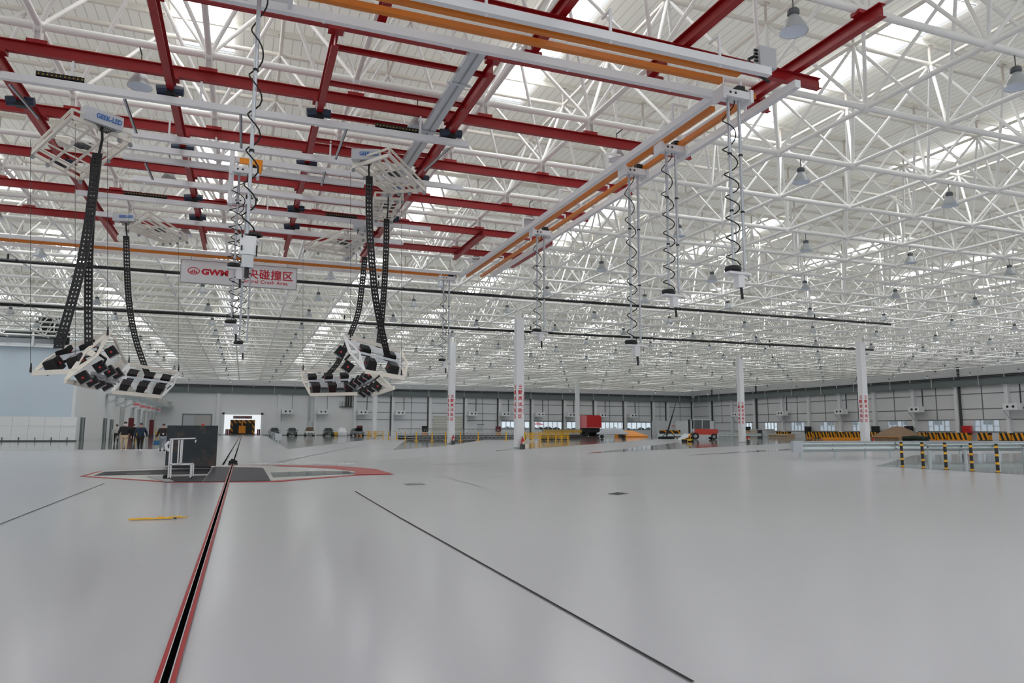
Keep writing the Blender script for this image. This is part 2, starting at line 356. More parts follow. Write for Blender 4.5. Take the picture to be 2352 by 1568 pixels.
for q in ([(-3.3, 24.6), (-3.35, 25.7), (-2.7, 25.7), (-2.65, 24.6)], [(-2.1, 24.6), (-2.15, 25.7), (-1.6, 25.7), (-1.5, 24.6)]): inset(q, 0, 0.022, 0.026, 'black_panel', M['black'])
# guide rails (sled track)
def track(name, label, x, y0, y1, x1=None):
    x1 = x if x1 is None else x1
    r = T(name, label, 'floor rail', (x, y0, 0))
    q = lambda o0, o1, z, nm, m: MB().add([(x+o0, y0, z), (x+o1, y0, z), (x1+o1, y1, z), (x1+o0, y1, z)], [(0,1,2,3)]).build(nm, m, r)
    q(-0.055, 0.055, 0.028, 'red_edge', M['redfloor']); q(-0.027, 0.027, 0.032, 'steel_lip', M['lgrey']); q(-0.02, 0.02, 0.036, 'slot', M['void'])
track('guide_rail', 'black slot with red edges running from the viewer to the crash pit', -0.345, 1.0, 30.6)
def track2(label, x0, x1, y0, y1):
    r = T('guide_rail', label, 'floor rail', (x0, y0, 0))
    for a, b, z, nm, m in ((-0.05, 0.05, 0.010, 'steel_lip', M['grey']), (-0.028, 0.028, 0.014, 'slot', M['void'])):
        MB().add([(x0+a, y0, z), (x0+b, y0, z), (x1+b, y1, z), (x1+a, y1, z)], [(0,1,2,3)]).build(nm, m, r)
track2('right one of the two dark slots leading to the lit entrance', -0.345, -0.33, 31.0, 164.5)
track2('left one of the two dark slots leading to the lit entrance', -0.70, -0.60, 30.6, 164.5)
sl = T('sled_block', 'small black sled block on the guide slot behind the pit', 'sled block', (-0.35, 30.9, 0))
MB().box(-0.50, -0.18, 30.7, 31.2, 0.05, 0.16).box(-0.42, -0.26, 30.8, 31.1, 0.16, 0.22).build('block', M['black'], sl)
MB().box(-0.52, -0.16, 30.75, 31.1, 0.0, 0.05).build('base_plate', M['dgrey'], sl)
for k, (pts, lab) in enumerate([([(3.98, 18.8), (3.98, 18.28), (4.46, 18.33), (4.46, 18.76)], 'small square grate in the floor right of the pit'),
        ([(7.69, 14.45), (8.1, 14.78), (8.2, 14.4), (7.78, 14.15)], 'small slatted grate further right in the open floor'),
        ([(0.3, 30.6), (0.3, 32.2), (4.6, 31.2), (4.2, 29.6)], 'wide slotted grating just behind the pit')]):
    gr = T('floor_grate', lab, 'floor grate', (pts[0][0], pts[0][1], 0))
    MB().prism(pts[::-1], 0.0, 0.008).build('frame', M['grey'] if k < 2 else M['lgrey'], gr)
    mb = MB(); a, b, c, d = [Vector((p[0], p[1], 0.011)) for p in pts]; n = 7 if k < 2 else 34
    for i in range(n):
        t = (i+0.5)/n
        mb.bar(a.lerp(d, t), b.lerp(c, t), 0.02 if k < 2 else 0.035, 0.006)
    mb.build('slats', M['dgrey'] if k < 2 else M['grey'], gr)
# yellow tape bundle
tp = T('barrier_tape', 'crumpled yellow tape bundle lying on the near floor', 'tape', (-1.25, 12.7, 0))
mb = MB()
for i in range(26):
    t = i/25; x = -1.62+0.75*t; a = random.random()*6; w = 0.05+0.05*t
    mb.path([(x, 12.7, 0.012), (x+0.05, 12.7+w*math.sin(a), 0.02+0.03*random.random()*t), (x+0.1, 12.72+w*math.cos(a), 0.015)], 0.006, 4)
mb.slabq([(-1.60, 12.66, .012), (-1.0, 12.62, .016), (-1.0, 12.70, .02), (-1.60, 12.71, .012)], 0.01)
mb.build('ribbon', M['ycol'], tp); MB().box(-0.97, -0.93, 12.64, 12.68, 0.0, 0.03).build('clip', M['dgrey'], tp)

# ------------------------------------------------------------------ roof: deck, skylights, purlins
XS = [-35.95+11.35*k for k in range(13)]; YS = [(-48, -36), (-27, -15), (-6, 6), (15, 27), (36, 48), (57, 69), (78, 90), (99, 111), (120, 132), (141, 153)]
ceil = T('ceiling', 'pale ribbed metal roof deck over the whole hall', None, (0, 0, ZD), kind='structure')
mb = MB(); x = -46.0
def sheet(x0, x1, y0, y1): mb.add([(x0, y0, ZD), (x1, y0, ZD), (x1, y1, ZD), (x0, y1, ZD)], [(3, 2, 1, 0)])
for xc in XS:
    sheet(x, xc-0.93, -62, YW+0.5); x = xc+0.93
    y = -62.0
    for a, b in YS: sheet(xc-0.93, xc+0.93, y, a); y = b
    sheet(xc-0.93, xc+0.93, y, YW+0.5)
sheet(x, XR+0.5, -62, YW+0.5); mb.build('roof_deck', M['deck'], ceil)
mb = MB(); y = -14.0
YBOT = [4.0, 7.8, 11.55, 15.3, 19.05, 22.85, 26.6, 30.3, 34.05]
while YBOT[-1] < 149: YBOT.append(YBOT[-1]+3.75)
XBOT = [-5.06, -1.29, 2.46, 6.2, 9.65, 13.07, 16.95, 20.3]
while XBOT[0] > -32: XBOT.insert(0, XBOT[0]-3.75)
while XBOT[-1] < 101: XBOT.append(XBOT[-1]+3.72)
YTOP = [(a+b)/2 for a, b in zip(YBOT, YBOT[1:])]; XTOP = [(a+b)/2 for a, b in zip(XBOT, XBOT[1:])]
for y in YTOP+[-14, -8, -2, 2, 153, 157, 161]:
    mb.box(-46, XR, y-0.05, y+0.05, ZD-0.24, ZD-0.04)
mb.build('purlins', M['purlin'], ceil)
wn = [0]
for i, xc in enumerate(XS):
    for j, (a, b) in enumerate(YS):
        wn[0] += 1
        s = T('window_%d' % wn[0], 'white roof skylight, %s strip from the left, %s panel back' % (ORD[i], ORD[j]), None, (xc, a, ZD), kind='structure')
        MB().box(xc-0.93, xc+0.93, a, b, ZD+0.10, ZD+0.14).build('pane', M['pane'], s)
        mb = MB(); y = a+0.1
        while y < b: mb.box(xc-0.93, xc+0.93, y-0.012, y+0.012, ZD+0.02, ZD+0.05); y += 1.97
        mb.build('glazing_bars', M['grey'], s)

# ------------------------------------------------------------------ space frame
sf = T('space_frame', 'white tubular space frame roof truss spanning the whole hall', 'roof truss', (0, 0, ZN))
def vis(p):
    c = R3.transposed() @ (Vector(p)-CAM)
    if c.z > -1: return None
    x = CX-c.x*F/c.z; y = CY+c.y*F/c.z
    return -c.z if (-60 < x < W+60 and -60 < y < HH) else None
kinds = {'bottom_chord': [], 'top_chord': [], 'diagonal_brace': [], 'node_ball': [], 'roof_stool': []}
def mem(kind, a, b, r):
    m_ = (Vector(a)+Vector(b))/2; v = vis(m_); 
    if v is None: v = vis(a) or vis(b)
    kinds[kind].append((v if v else 1e6+m_.length, a, b, r))
for y in YBOT:
    for a, b in zip(XBOT, XBOT[1:]): mem('bottom_chord', (a, y, ZN), (b, y, ZN), 0.095)
for x in XBOT:
    for a, b in zip(YBOT, YBOT[1:]): mem('bottom_chord', (x, a, ZN), (x, b, ZN), 0.075)
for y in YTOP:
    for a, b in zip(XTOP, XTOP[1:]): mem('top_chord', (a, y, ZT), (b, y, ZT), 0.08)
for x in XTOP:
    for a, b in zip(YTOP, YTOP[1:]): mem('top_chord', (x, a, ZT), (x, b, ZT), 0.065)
for i, x in enumerate(XTOP):
    for j, y in enumerate(YTOP):
        for p in (XBOT[i], XBOT[i+1]):
            for q in (YBOT[j], YBOT[j+1]): mem('diagonal_brace', (p, q, ZN), (x, y, ZT), 0.055)
        mem('roof_stool', (x, y, ZT), (x, y, ZD-0.2), 0.045)
for x in XBOT:
    for y in YBOT: mem('node_ball', (x, y, ZN), (x, y, ZN), 0.17)
for i, x in enumerate(XTOP):
    for j, y in enumerate(YTOP): mem('node_ball', (x, y, ZT), (x, y, ZT), 0.10)
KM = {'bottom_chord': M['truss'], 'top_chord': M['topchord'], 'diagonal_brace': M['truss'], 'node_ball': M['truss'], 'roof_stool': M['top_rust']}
for kind, L in kinds.items():
    L.sort(key=lambda t: t[0]); rest = MB()
    for k, (d, a, b, r) in enumerate(L):
        far = d > 60
        def put(mb, n):
            if kind == 'node_ball': mb.ball(a, r, n)
            elif kind == 'roof_stool':
                mb.tube(a, b, r, n, cap=False)
                if k < 400: mb.box(b[0]-.11, b[0]+.11, b[1]-.11, b[1]+.11, b[2]-.02, b[2])
            else: mb.tube(a, b, r, n, cap=False)
        if k < 100 and d < 1e5:
            mb = MB(); put(mb, 10); mb.build(kind, KM[kind], sf, smooth=(kind != 'roof_stool'))
        else: put(rest, 4 if far else 6)
    tag(rest.build(kind, KM[kind], sf, smooth=True), None, kind='stuff')

# ------------------------------------------------------------------ red girders
def hanger(mb, x, y, z0, z1):
    mb.bar((x-.07, y, z0), (x-.07, y, z1), 0.02, 0.22, up=(0,1,0)); mb.bar((x+.07, y, z0), (x+.07, y, z1), 0.02, 0.22, up=(0,1,0)); mb.bar((x, y, z0), (x, y, z1), 0.14, 0.02, up=(0,1,0))
YG = [15.3, 19.05, 22.85, 26.6, 30.3, 34.05]
NAMES = ['nearest', 'second', 'third', 'fourth', 'fifth', 'farthest']
def girder(label, a, b, w=0.15, h=0.29, group=None, hang=(), stiff=()):
    o = T('red_girder', label, 'steel girder', a, group)
    MB().ibeam(a, b, w, h, 0.022, 0.016).build('i_beam', M['red'], o)
    for (x, y) in hang:
        mb = MB(); hanger(mb, x, y, a[2]+h+0.07, ZN-0.1); mb.build('hanger', M['truss'], o)
        MB().box(x-.22, x+.22, y-w/2-.03, y+w/2+.03, a[2]+h-0.02, a[2]+h+0.07).build('bolt_plate', M['red'], o)
    return o
for k, y in enumerate(YG):
    x1 = 13.35
    girder('long red girder across the hall, %s of six from the viewer' % NAMES[k], (-20.0, y, ZG), (x1, y, ZG), group='long red cross girders',
           hang=[(x, y) for x in XBOT if -20 < x < 13.2 and (k > 0 or x > 5)])
girder('red girder above the orange rails, nearest to the viewer', (2.0, 13.5, ZG), (13.65, 13.75, ZG), w=0.17)
for x, y0, y1, lab in ((-5.83, 15.3, 36.0, 'leftmost red lengthwise girder under the cross girders'), (-2.12, 11.0, 36.2, 'red lengthwise girder left of the hall centre'),
        (1.5, 15.3, 36.2, 'red lengthwise girder right of the hall centre'), (5.18, 15.3, 36.0, 'red lengthwise girder beside the grey cable tray')):
    o = girder(lab, (x, y0, 9.83), (x, y1, 9.83), 0.16, 0.36, group='red lengthwise girders below')
    mb = MB()
    for y in YG:
        if y0 <= y <= y1: mb.box(x-.17, x+.17, y-.13, y+.13, 10.16, ZG+.02)
    mb.build('clamp_plates', M['red'], o)
for x, y0, lab in ((12.85, 11.0, 'short red girder at the upper right corner of the rail loop'), (9.5, 10.0, 'short red girder crossing the orange rails at top right'), (6.2, 8.0, 'short red girder crossing the orange rails at top centre'), (2.48, 8.0, 'short red girder just left of the top centre')):
    girder(lab, (x, y0, 10.55), (x, 15.4, 10.55), 0.2, 0.32, group='short red girders at the top edge', hang=[(x, 11.55)] if x > 12 else ())
girder('red girder under the far right corner of the rail loop', (13.0, 29.6, 10.0), (13.0, 35.0, 10.0), 0.22, 0.3); girder('short red girder behind the far hoist', (9.65, 29.6, 10.0), (9.65, 34.4, 10.0), 0.2, 0.3)
for k, y in enumerate([15.95, 17.75, 19.7, 21.6, 24.4, 25.3, 27.6, 29.1, 31.3, 32.6]):
    girder('thin red tie beam between the two right lengthwise girders, %s back' % ORD[k], (1.5, y, 10.1), (5.18, y, 10.1), 0.09, 0.12, group='thin red tie beams')

# ------------------------------------------------------------------ monorail loop: orange rails and white beams
def rail(name, label, cat, a, b, w, h, m, brackets=0, side=(0, 0, 0), group=None):
    o = T(name, label, cat, a, group); a = Vector(a); b = Vector(b)
    MB().bar(a, b, w, h).build('beam', m, o)
    if False: MB().bar(a-Vector((0, 0, h/2+.012)), b-Vector((0, 0, h/2+.012)), w*.35, 0.02).build('slot_strip', M['dgrey'], o)
    if brackets:
        for i in range(brackets):
            p = a.lerp(b, (i+.5)/brackets); s = Vector(side)
            mb = MB(); mb.bar(p+Vector((0,0,-h*.7)), p+Vector((0,0,.62)), 0.05, 0.05); mb.bar(p+Vector((0,0,.60)), p+Vector((0,0,.60))+s, 0.04, 0.05)
            mb.build('bracket', M['white'], o)
    return o
rail('white_beam', 'white beam nearest the viewer outside the orange rails', 'rail beam', (-8, 11.98, 9.3), (10.55, 12.02, 9.3), 0.14, 0.18, M['white'], 7, (0, .35, 0))
rail('white_beam', 'white beam behind the near orange rails at top', 'rail beam', (-8, 13.33, 9.32), (10.15, 13.4, 9.32), 0.13, 0.18, M['white'], 7, (0, -.3, 0))
rail('orange_rail', 'orange rail nearest the viewer at the top edge', 'rail', (-8, 12.22, 9.27), (9.9, 12.26, 9.27), 0.13, 0.12, M['orange'])
rail('orange_rail', 'second orange rail at the top edge', 'rail', (-8, 12.66, 9.27), (9.75, 12.68, 9.27), 0.13, 0.12, M['orange'])
rail('white_beam', 'white beam on the left of the long diagonal rail run', 'rail beam', (10.12, 13.4, 9.3), (10.12, 34.9, 9.3), 0.16, 0.18, M['white'], 6, (.45, 0, 0))
rail('white_beam', 'white beam on the right of the long diagonal rail run', 'rail beam', (11.5, 12.2, 9.3), (11.6, 34.2, 9.3), 0.15, 0.18, M['white'], 6, (-.45, 0, 0))
rail('orange_rail', 'left orange rail of the long diagonal run', 'rail', (10.42, 13.9, 9.27), (10.42, 34.6, 9.27), 0.13, 0.12, M['orange'])
rail('orange_rail', 'right orange rail of the long diagonal run', 'rail', (10.92, 13.0, 9.27), (11.12, 34.4, 9.27), 0.13, 0.12, M['orange'])
rail('orange_rail', 'orange rail of the far cross run above the sign', 'rail', (-22, 34.78, 9.25), (9.9, 34.82, 9.25), 0.14, 0.13, M['orange'])
rail('white_beam', 'white beam under the farthest red girder', 'rail beam', (-22, 34.5, 9.33), (10.1, 34.5, 9.33), 0.12, 0.14, M['white'], 9, (0, .3, 0))
rail('white_beam', 'white beam just beyond the far orange rail', 'rail beam', (-22, 35.5, 9.22), (9.4, 35.5, 9.22), 0.12, 0.14, M['white'])
# LED gantry bridges
for k, (y, x0, x1, n, lab) in enumerate([(18.95, -5.7, 5.7, 4, 'nearest white bridge beam carrying the lamp winches'), (21.6, -3.5, 3.2, 3, 'white bridge beam behind the left lamp winch'),
        (22.6, -3.8, 6.6, 2, 'first of the closely paired white bridge beams'), (23.5, -3.8, 3.4, 2, 'second of the closely paired white bridge beams'), (25.55, -3.8, 4.6, 0, 'middle white bridge beam under the red girders'),
        (27.9, -5.9, 6.8, 3, 'white bridge beam in front of the far winches'), (30.45, -6.0, 6.2, 0, 'farthest white bridge beam of the lamp gantry')]):
    rail('bridge_beam', lab, 'bridge beam', (x0, y, 9.58), (x1, y, 9.58), 0.14, 0.17, M['white'], n, (0, .25, 0), group='white bridge beams of the lamp gantry')
mot = T('trolley_motor', 'x', 'motor', (0, 0, 0), 'dark blue trolley motors')
MB().tube((-.32, 0, .04), (-.08, 0, .08), .13, 10).tube((.08, 0, .1), (.30, 0, .1), .12, 10).build('motor_housing', M['navy'], mot, smooth=False)
MB().box(-.12, .12, -.1, .1, -.07, .12).build('carriage', M['black'], mot)
MLOC = [(-2.12, 18.95, 'left'), (1.5, 18.95, 'middle'), (5.18, 18.95, 'right'), (-2.12, 22.9, 'left'), (1.5, 22.9, 'middle'), (5.18, 22.9, 'right'), (-5.83, 21.0, 'far left'), (-5.83, 25.6, 'far left'), (-2.12, 27.9, 'left'), (1.5, 27.9, 'middle'), (5.18, 27.9, 'right'), (-2.12, 30.5, 'left'), (1.5, 30.5, 'middle')]
rowname = {18.95: 'nearest bridge', 22.9: 'second bridge pair', 21.0: 'left winch', 25.6: 'middle bridge', 27.9: 'far bridge', 30.5: 'farthest bridge'}
for k, (x, y, s_) in enumerate(MLOC):
    lab = 'dark blue motor on the %s lengthwise girder at the %s' % (s_, rowname[y])
    if k == 0: mot.location = (x, y, 9.76); mot['label'] = lab
    else: dup(mot, (x, y, 9.76), label=lab)
def energy_chain(label, x0, x1, y, z):
    o = T('cable_carrier', label, 'cable carrier', (x0, y, z)); n = int((x1-x0)/.09); mb = MB(); h = MB()
    mb.box(x0, x1, y-.09, y+.09, z, z+.02); mb.box(x0, x1, y-.09, y-.075, z, z+.12)
    for i in range(n):
        x = x0+i*.09; mb.box(x, x+.035, y-.105, y-.09, z+.01, z+.12); mb.box(x+.042, x+.068, y-.094, y-.088, z+.05, z+.075, mi=1)
    mb.build('links', [M['black'], M['ycol']], o)
energy_chain('black cable carrier on the nearest bridge beam, left end', -5.0, -4.0, 18.98, 9.68)
energy_chain('black cable carrier on the nearest bridge beam, right part', 3.0, 4.2, 18.98, 9.68)
energy_chain('black cable carrier on the far bridge beam, left part', -4.4, -3.0, 27.92, 9.68)
energy_chain('black cable carrier on the far bridge beam, right part', 2.6, 3.8, 27.92, 9.68)
# thin guide tubes between bridges (inclined aluminium slats)
for k, (a, b) in enumerate([((285, 228), (312, 305)), ((22, 195), (88, 272)), ((552, 262), (553, 340)), ((795, 295), (770, 365)), ((1030, 340), (975, 392)), ((333, 375), (350, 412)), ((745, 395), (738, 425))]):
    A = G(*a, 9.5); B = G(*b, 9.42); o = T('aluminium_strut', 'thin aluminium guide slat between bridge beams, %s' % ['right of the left winch box', 'at the far left edge', 'left of the central poles', 'left of the right winch box', 'beside the right lengthwise girder', 'behind the left winch', 'behind the central span'][k], 'strut', A)
    MB().bar(A, B, 0.05, 0.03).build('slat', M['alu'], o); MB().bar(A+Vector((.035, 0, 0)), B+Vector((.035, 0, 0)), 0.02, 0.035).build('dark_edge', M['black'], o)
# grey cable tray
o = T('cable_tray', 'wide grey cable tray hanging lengthwise between the right girders', 'cable tray', (4.5, 14.6, 9.9))
mb = MB(); mb.bar((4.56, 14.5, 9.85), (4.42, 36, 9.85), 0.36, 0.02); mb.build('tray', M['lgrey'], o)
MB().bar((4.56, 14.5, 9.83), (4.42, 36, 9.83), 0.04, 0.03).build('centre_seam', M['grey'], o)
MB().bar((4.38, 14.5, 9.9), (4.24, 36, 9.9), 0.02, 0.12).bar((4.74, 14.5, 9.9), (4.60, 36, 9.9), 0.02, 0.12).build('side_rails', M['alu'], o)
for y in (16, 19, 22.4, 25.6, 29, 32.4): MB().box(4.25, 4.85, y-.03, y+.03, 9.79, 9.83).build('cross_strap', M['lgrey'], o)

# ------------------------------------------------------------------ camera hoists
def hoist(label, x, y, zt, zb, seg=1, single=False, side=1, turns=7, cw=0.1, basket=True, trolley=True):
    o = T('camera_hoist', label, 'camera hoist', (x, y, zt))
    w = 0.30
    MB().box(x-.3, x-.26, y-.02, y+.02, zt+.05, 9.52).box(x+.2, x+.24, y-.02, y+.02, zt+.05, 9.52).build('suspension_rod', M['white'], o)
    if trolley:
        mb = MB(); mb.prism([(x-.36, y-.16), (x+.36, y-.16), (x+.36, y+.16), (x-.36, y+.16)], zt-.12, zt+.06); mb.box(x-.42, x-.34, y-.2, y+.2, zt-.2, zt+.1); mb.box(x+.34, x+.42, y-.2, y+.2, zt-.2, zt+.1)
        mb.build('trolley', M['white'], o)
        MB().box(x+.1, x+.3, y-.06, y+.14, zt+.06, zt+.24).tube((x+.28, y, zt+.12), (x+.5, y, zt+.12), .06, 10).build('drive_motor', M['black'], o)
        MB().box(x-.22, x-.17, y-.17, y-.155, zt-.05, zt).box(x-.08, x-.03, y-.17, y-.155, zt-.05, zt).build('slots', M['black'], o)
    for s in ((-1,) if single else (-1, 1)):
        px = x+s*w/2; mb = MB(); zm = zt-.1; n = 3; zz = [zm+(zb-zm)*i/n for i in range(n+1)]
        for i in range(n): mb.tube((px, y, zz[i]), (px, y, zz[i+1]), 0.040-0.005*i, 10)
        p_ = mb.build('telescopic_pole', M['alu'], o, smooth=False)
        mb = MB()
        for i in range(n): mb.tube((px, y, zz[i]-.015), (px, y, zz[i]+.025), 0.055-0.004*i, 10)
        mb.build('collar', M['black'], p_)
    pts = []; px = x-w/2; N = turns*10; L = zb+.05-(zt-.1)
    for i in range(N+1):
        t = i/N; a = 2*math.pi*turns*(t**1.35); rr = cw*(1.25+.2*math.sin(i*.7))
        pts.append((px+side*0.02+rr*math.cos(a), y-.0+rr*.9*math.sin(a), zt-.12+L*t))
    MB().path(pts, 0.014, 5).build('coiled_cable', M['rubber'], o, smooth=True)
    if basket:
        b_ = MB().lathe((px-.02, y, zb), [(0.02, .05), (.17, .05), (.19, .0), (.17, -.07), (.05, -.08)], 16).build('cable_basket', M['black'], o, smooth=True)
        MB().prism([(x-.36, y-.14), (x+.14, y-.12), (x+.30, y-.05), (x+.30, y+.05), (x+.14, y+.12), (x-.36, y+.14)], zb-.13, zb-.08).build('base_plate', M['white'], o)
        c_ = T('camera_head', None, None, (0, 0, 0)); c_.parent = o
        MB().box(x-.09, x+.07, y-.09, y+.09, zb-.42, zb-.13).build('housing', M['white'], c_)
        MB().tube((x+.02, y-.02, zb-.40), (x+.03, y-.04, zb-.68), 0.032, 10).build('lens_barrel', M['black'], c_)
        MB().path([(x+.15, y, zb-.1), (x+.26, y, zb-.13), (x+.25, y, zb-.24), (x+.15, y, zb-.2)], .008, 5).build('cable_loop', M['black'], o)
    return o
hoist('camera hoist at the near corner of the rail loop, longest poles at right', 10.28, 12.95, 9.15, 5.02, turns=7, cw=.13)
hoist('second camera hoist down the diagonal rail run, lens tilted', 10.70, 16.2, 9.15, 5.12, turns=7, cw=.13)
hoist('third camera hoist down the diagonal rail run, hanging lowest', 10.62, 18.1, 9.15, 3.97, turns=8, cw=.12)
hoist('fourth camera hoist down the diagonal rail run', 10.62, 25.3, 9.15, 5.25, turns=6, cw=.13)
hoist('camera hoist at the far corner of the rail loop beside a column', 9.35, 34.7, 9.1, 4.9, turns=7, cw=.13)
hb = hoist('central camera hoist nearest the viewer with one long bare pole', 0.05, 12.7, 9.25, 4.72, single=True, turns=6, cw=.09, basket=False)
MB().box(-.21, .05, 12.58, 12.8, 4.34, 4.66).build('camera_housing', M['white'], hb); MB().box(-.17, .02, 12.58, 12.75, 4.12, 4.33).build('lower_housing', M['lgrey'], hb)
MB().box(-.19, -.165, 12.55, 12.8, 4.40, 4.48).box(-.19, -.165, 12.55, 12.8, 4.62, 4.66).box(.05, .075, 12.55, 12.8, 4.36, 4.5).build('dark_clips', M['black'], hb)
MB().tube((-.08, 12.65, 4.12), (-.08, 12.63, 3.95), .04, 10).build('lens_barrel', M['black'], hb)
MB().lathe((0.02, 12.75, 4.75), [(.05, 0), (.12, 0), (.13, -.04), (.11, -.05)], 14).build('cable_ring', M['black'], hb)
h2 = hoist('central camera hoist with black basket overlapping the hanging sign', -0.34, 22.4, 9.2, 6.25, turns=5, cw=.17)
MB().box(-.5, .16, 22.2, 22.3, 9.36, 9.52).box(.06, .14, 22.15, 22.25, 9.1, 9.36).build('orange_block', M['obar'], h2)
MB().box(-.78, -.64, 22.3, 22.5, 8.1, 9.75).build('white_upright', M['white'], h2)
hoist('central camera hoist below the sign, left of the pair', -0.42, 25.6, 9.2, 5.0, turns=8, cw=.14)
hoist('central camera hoist hanging lowest under the sign', -0.20, 30.5, 9.2, 4.85, turns=8, cw=.13)
# junction box at the loop corner
o = T('control_cabinet', 'light grey control cabinet on top of the rail loop corner', 'control box', (11.4, 12.6, 10.0))
bx = AY(1752, 140, 13.2); MB().box(bx.x-.24, bx.x+.24, 13.0, 13.25, bx.z-.26, bx.z+.26).build('cabinet', M['lgrey'], o)
for i in range(4): MB().tube((bx.x-.24, 13.1, bx.z-.1+.09*i), (bx.x-.33, 13.1, bx.z-.1+.09*i), .03, 8).build('cable_gland', M['black'], o)
mb = MB(); mb.path([(bx.x-.33, 13.1, bx.z), (bx.x-.5, 13.1, bx.z-.1), (bx.x-.55, 13.0, bx.z-.4), (bx.x-.3, 12.9, bx.z-.62), (bx.x-.1, 12.9, bx.z-.7)], .04, 6); mb.build('cable_bundle', M['black'], o)
# ------------------------------------------------------------------ LED rigs
def winch(label, corners, boxc, ang, bw, logo=True, z=9.1):
    a, b, c, d = [Vector((p.x, p.y, z)) for p in corners]; up = Vector((0, 0, .2))
    o = T('winch_frame', label, 'winch frame', ((a+c)/2), 'cream winch frames of the lamp rigs')
    mb = MB()
    for p, q in ((a, b), (b, c), (c, d), (d, a)): mb.bar(p, q, .07, .10); mb.bar(p+up, q+up, .05, .05)
    for p in (a, b, c, d): mb.bar(p, p+up, .05, .05)
    mb.bar(a, a+up+(b-a)*.3, .04, .04); mb.bar(c, c+up+(d-c)*.3, .04, .04)
    mb.build('frame', M['cream'], o)
    mb = MB()
    for i in range(1, 6):
        t = i/6; mb.bar(a.lerp(b, t), d.lerp(c, t), .09 if i % 2 else .05, .03)
    for t in (.35, .65): mb.bar(a.lerp(d, t), b.lerp(c, t), .06, .04)
    mb.build('lattice', M['cream'], o)
    for p in (a, d, c, a.lerp(d, .3), d.lerp(c, .3), d.lerp(c, .6), b.lerp(c, .8)):
        MB().tube(p+Vector((0, -.03, -.1)), p+Vector((0, .03, -.1)), .055, 10).build('pulley', M['grey'], o)
    m_ = (a+b+c+d)/4; MB().tube(m_+Vector((-.15, 0, .12)), m_+Vector((.15, 0, .12)), .09, 10).box(m_.x+.15, m_.x+.3, m_.y-.08, m_.y+.08, m_.z+.04, m_.z+.2).build('winch_motor', M['dgrey'], o)
    MB().box(m_.x-.5, m_.x-.2, m_.y-.3, m_.y+.1, m_.z+.05, m_.z+.2).build('counterweight', M['cream'], o)
    # control box with lettering
    bo = T('control_box', None, None, (0, 0, 0)); bo.parent = o
    xd = Vector((math.cos(ang), math.sin(ang), 0)); yd = Vector((-math.sin(ang), math.cos(ang), 0)); hh = bw*.19
    P = lambda x, y, z_: boxc+xd*x+yd*y+Vector((0, 0, z_))
    mb = MB(); vs = [P(x, y, z_) for z_ in (-hh, hh) for x, y in ((-bw/2, -.02), (bw/2, -.02), (bw/2, .26), (-bw/2, .26))]
    mb.add(vs, [(3,2,1,0),(4,5,6,7),(0,1,5,4),(1,2,6,5),(2,3,7,6),(3,0,4,7)]); mb.build('box', M['lgrey'], bo)
    if logo: txt('GEEK-LED', bw*.19, P(bw*.12, -.026, -bw*.05), xd, (0, 0, 1), M['bluetext'], bo, bold=.004, squeeze=.8)
    mb = MB()
    for i in range(9): mb.path([P(-bw*.2+bw*.07*i, .08, -hh), P(-bw*.1+bw*.045*i, .08, -hh-.06), P(.02*i-.05, .1, -hh-.16)], .008, 4)
    mb.build('cable_tails', M['black'], bo)
    return o
def chain(label, pts, w=0.2, step=0.11, twist=0.0):
    """black ladder-like cable carrier hanging along the points"""
    pts = [Vector(p) for p in pts]; fine = []
    for k in range(len(pts)-1):
        p0 = pts[max(k-1, 0)]; p1 = pts[k]; p2 = pts[k+1]; p3 = pts[min(k+2, len(pts)-1)]
        n = max(2, int((p2-p1).length/step))
        for i in range(n):
            t = i/n; fine.append(.5*((2*p1)+(p2-p0)*t+(2*p0-5*p1+4*p2-p3)*t*t+(3*p1-p0-3*p2+p3)*t**3))
    fine.append(pts[-1]); o = T('cable_chain', label, 'cable chain', pts[0])
    mb = MB(); side = Vector((math.cos(twist), math.sin(twist), 0))
    for a, b in zip(fine, fine[1:]):
        s = side; d = (b-a).normalized(); f_ = d.cross(s).normalized()
        for k in (-1, 0, 1): mb.bar(a+s*k*w/2*.86, b+s*k*w/2*.86, w*(.24 if k else .16), .07, up=f_)
        c_ = (a+b)/2; mb.bar(c_-s*w/2, c_+s*w/2, .062, .08, up=f_)
    mb.build('links', M['black'], o); return o
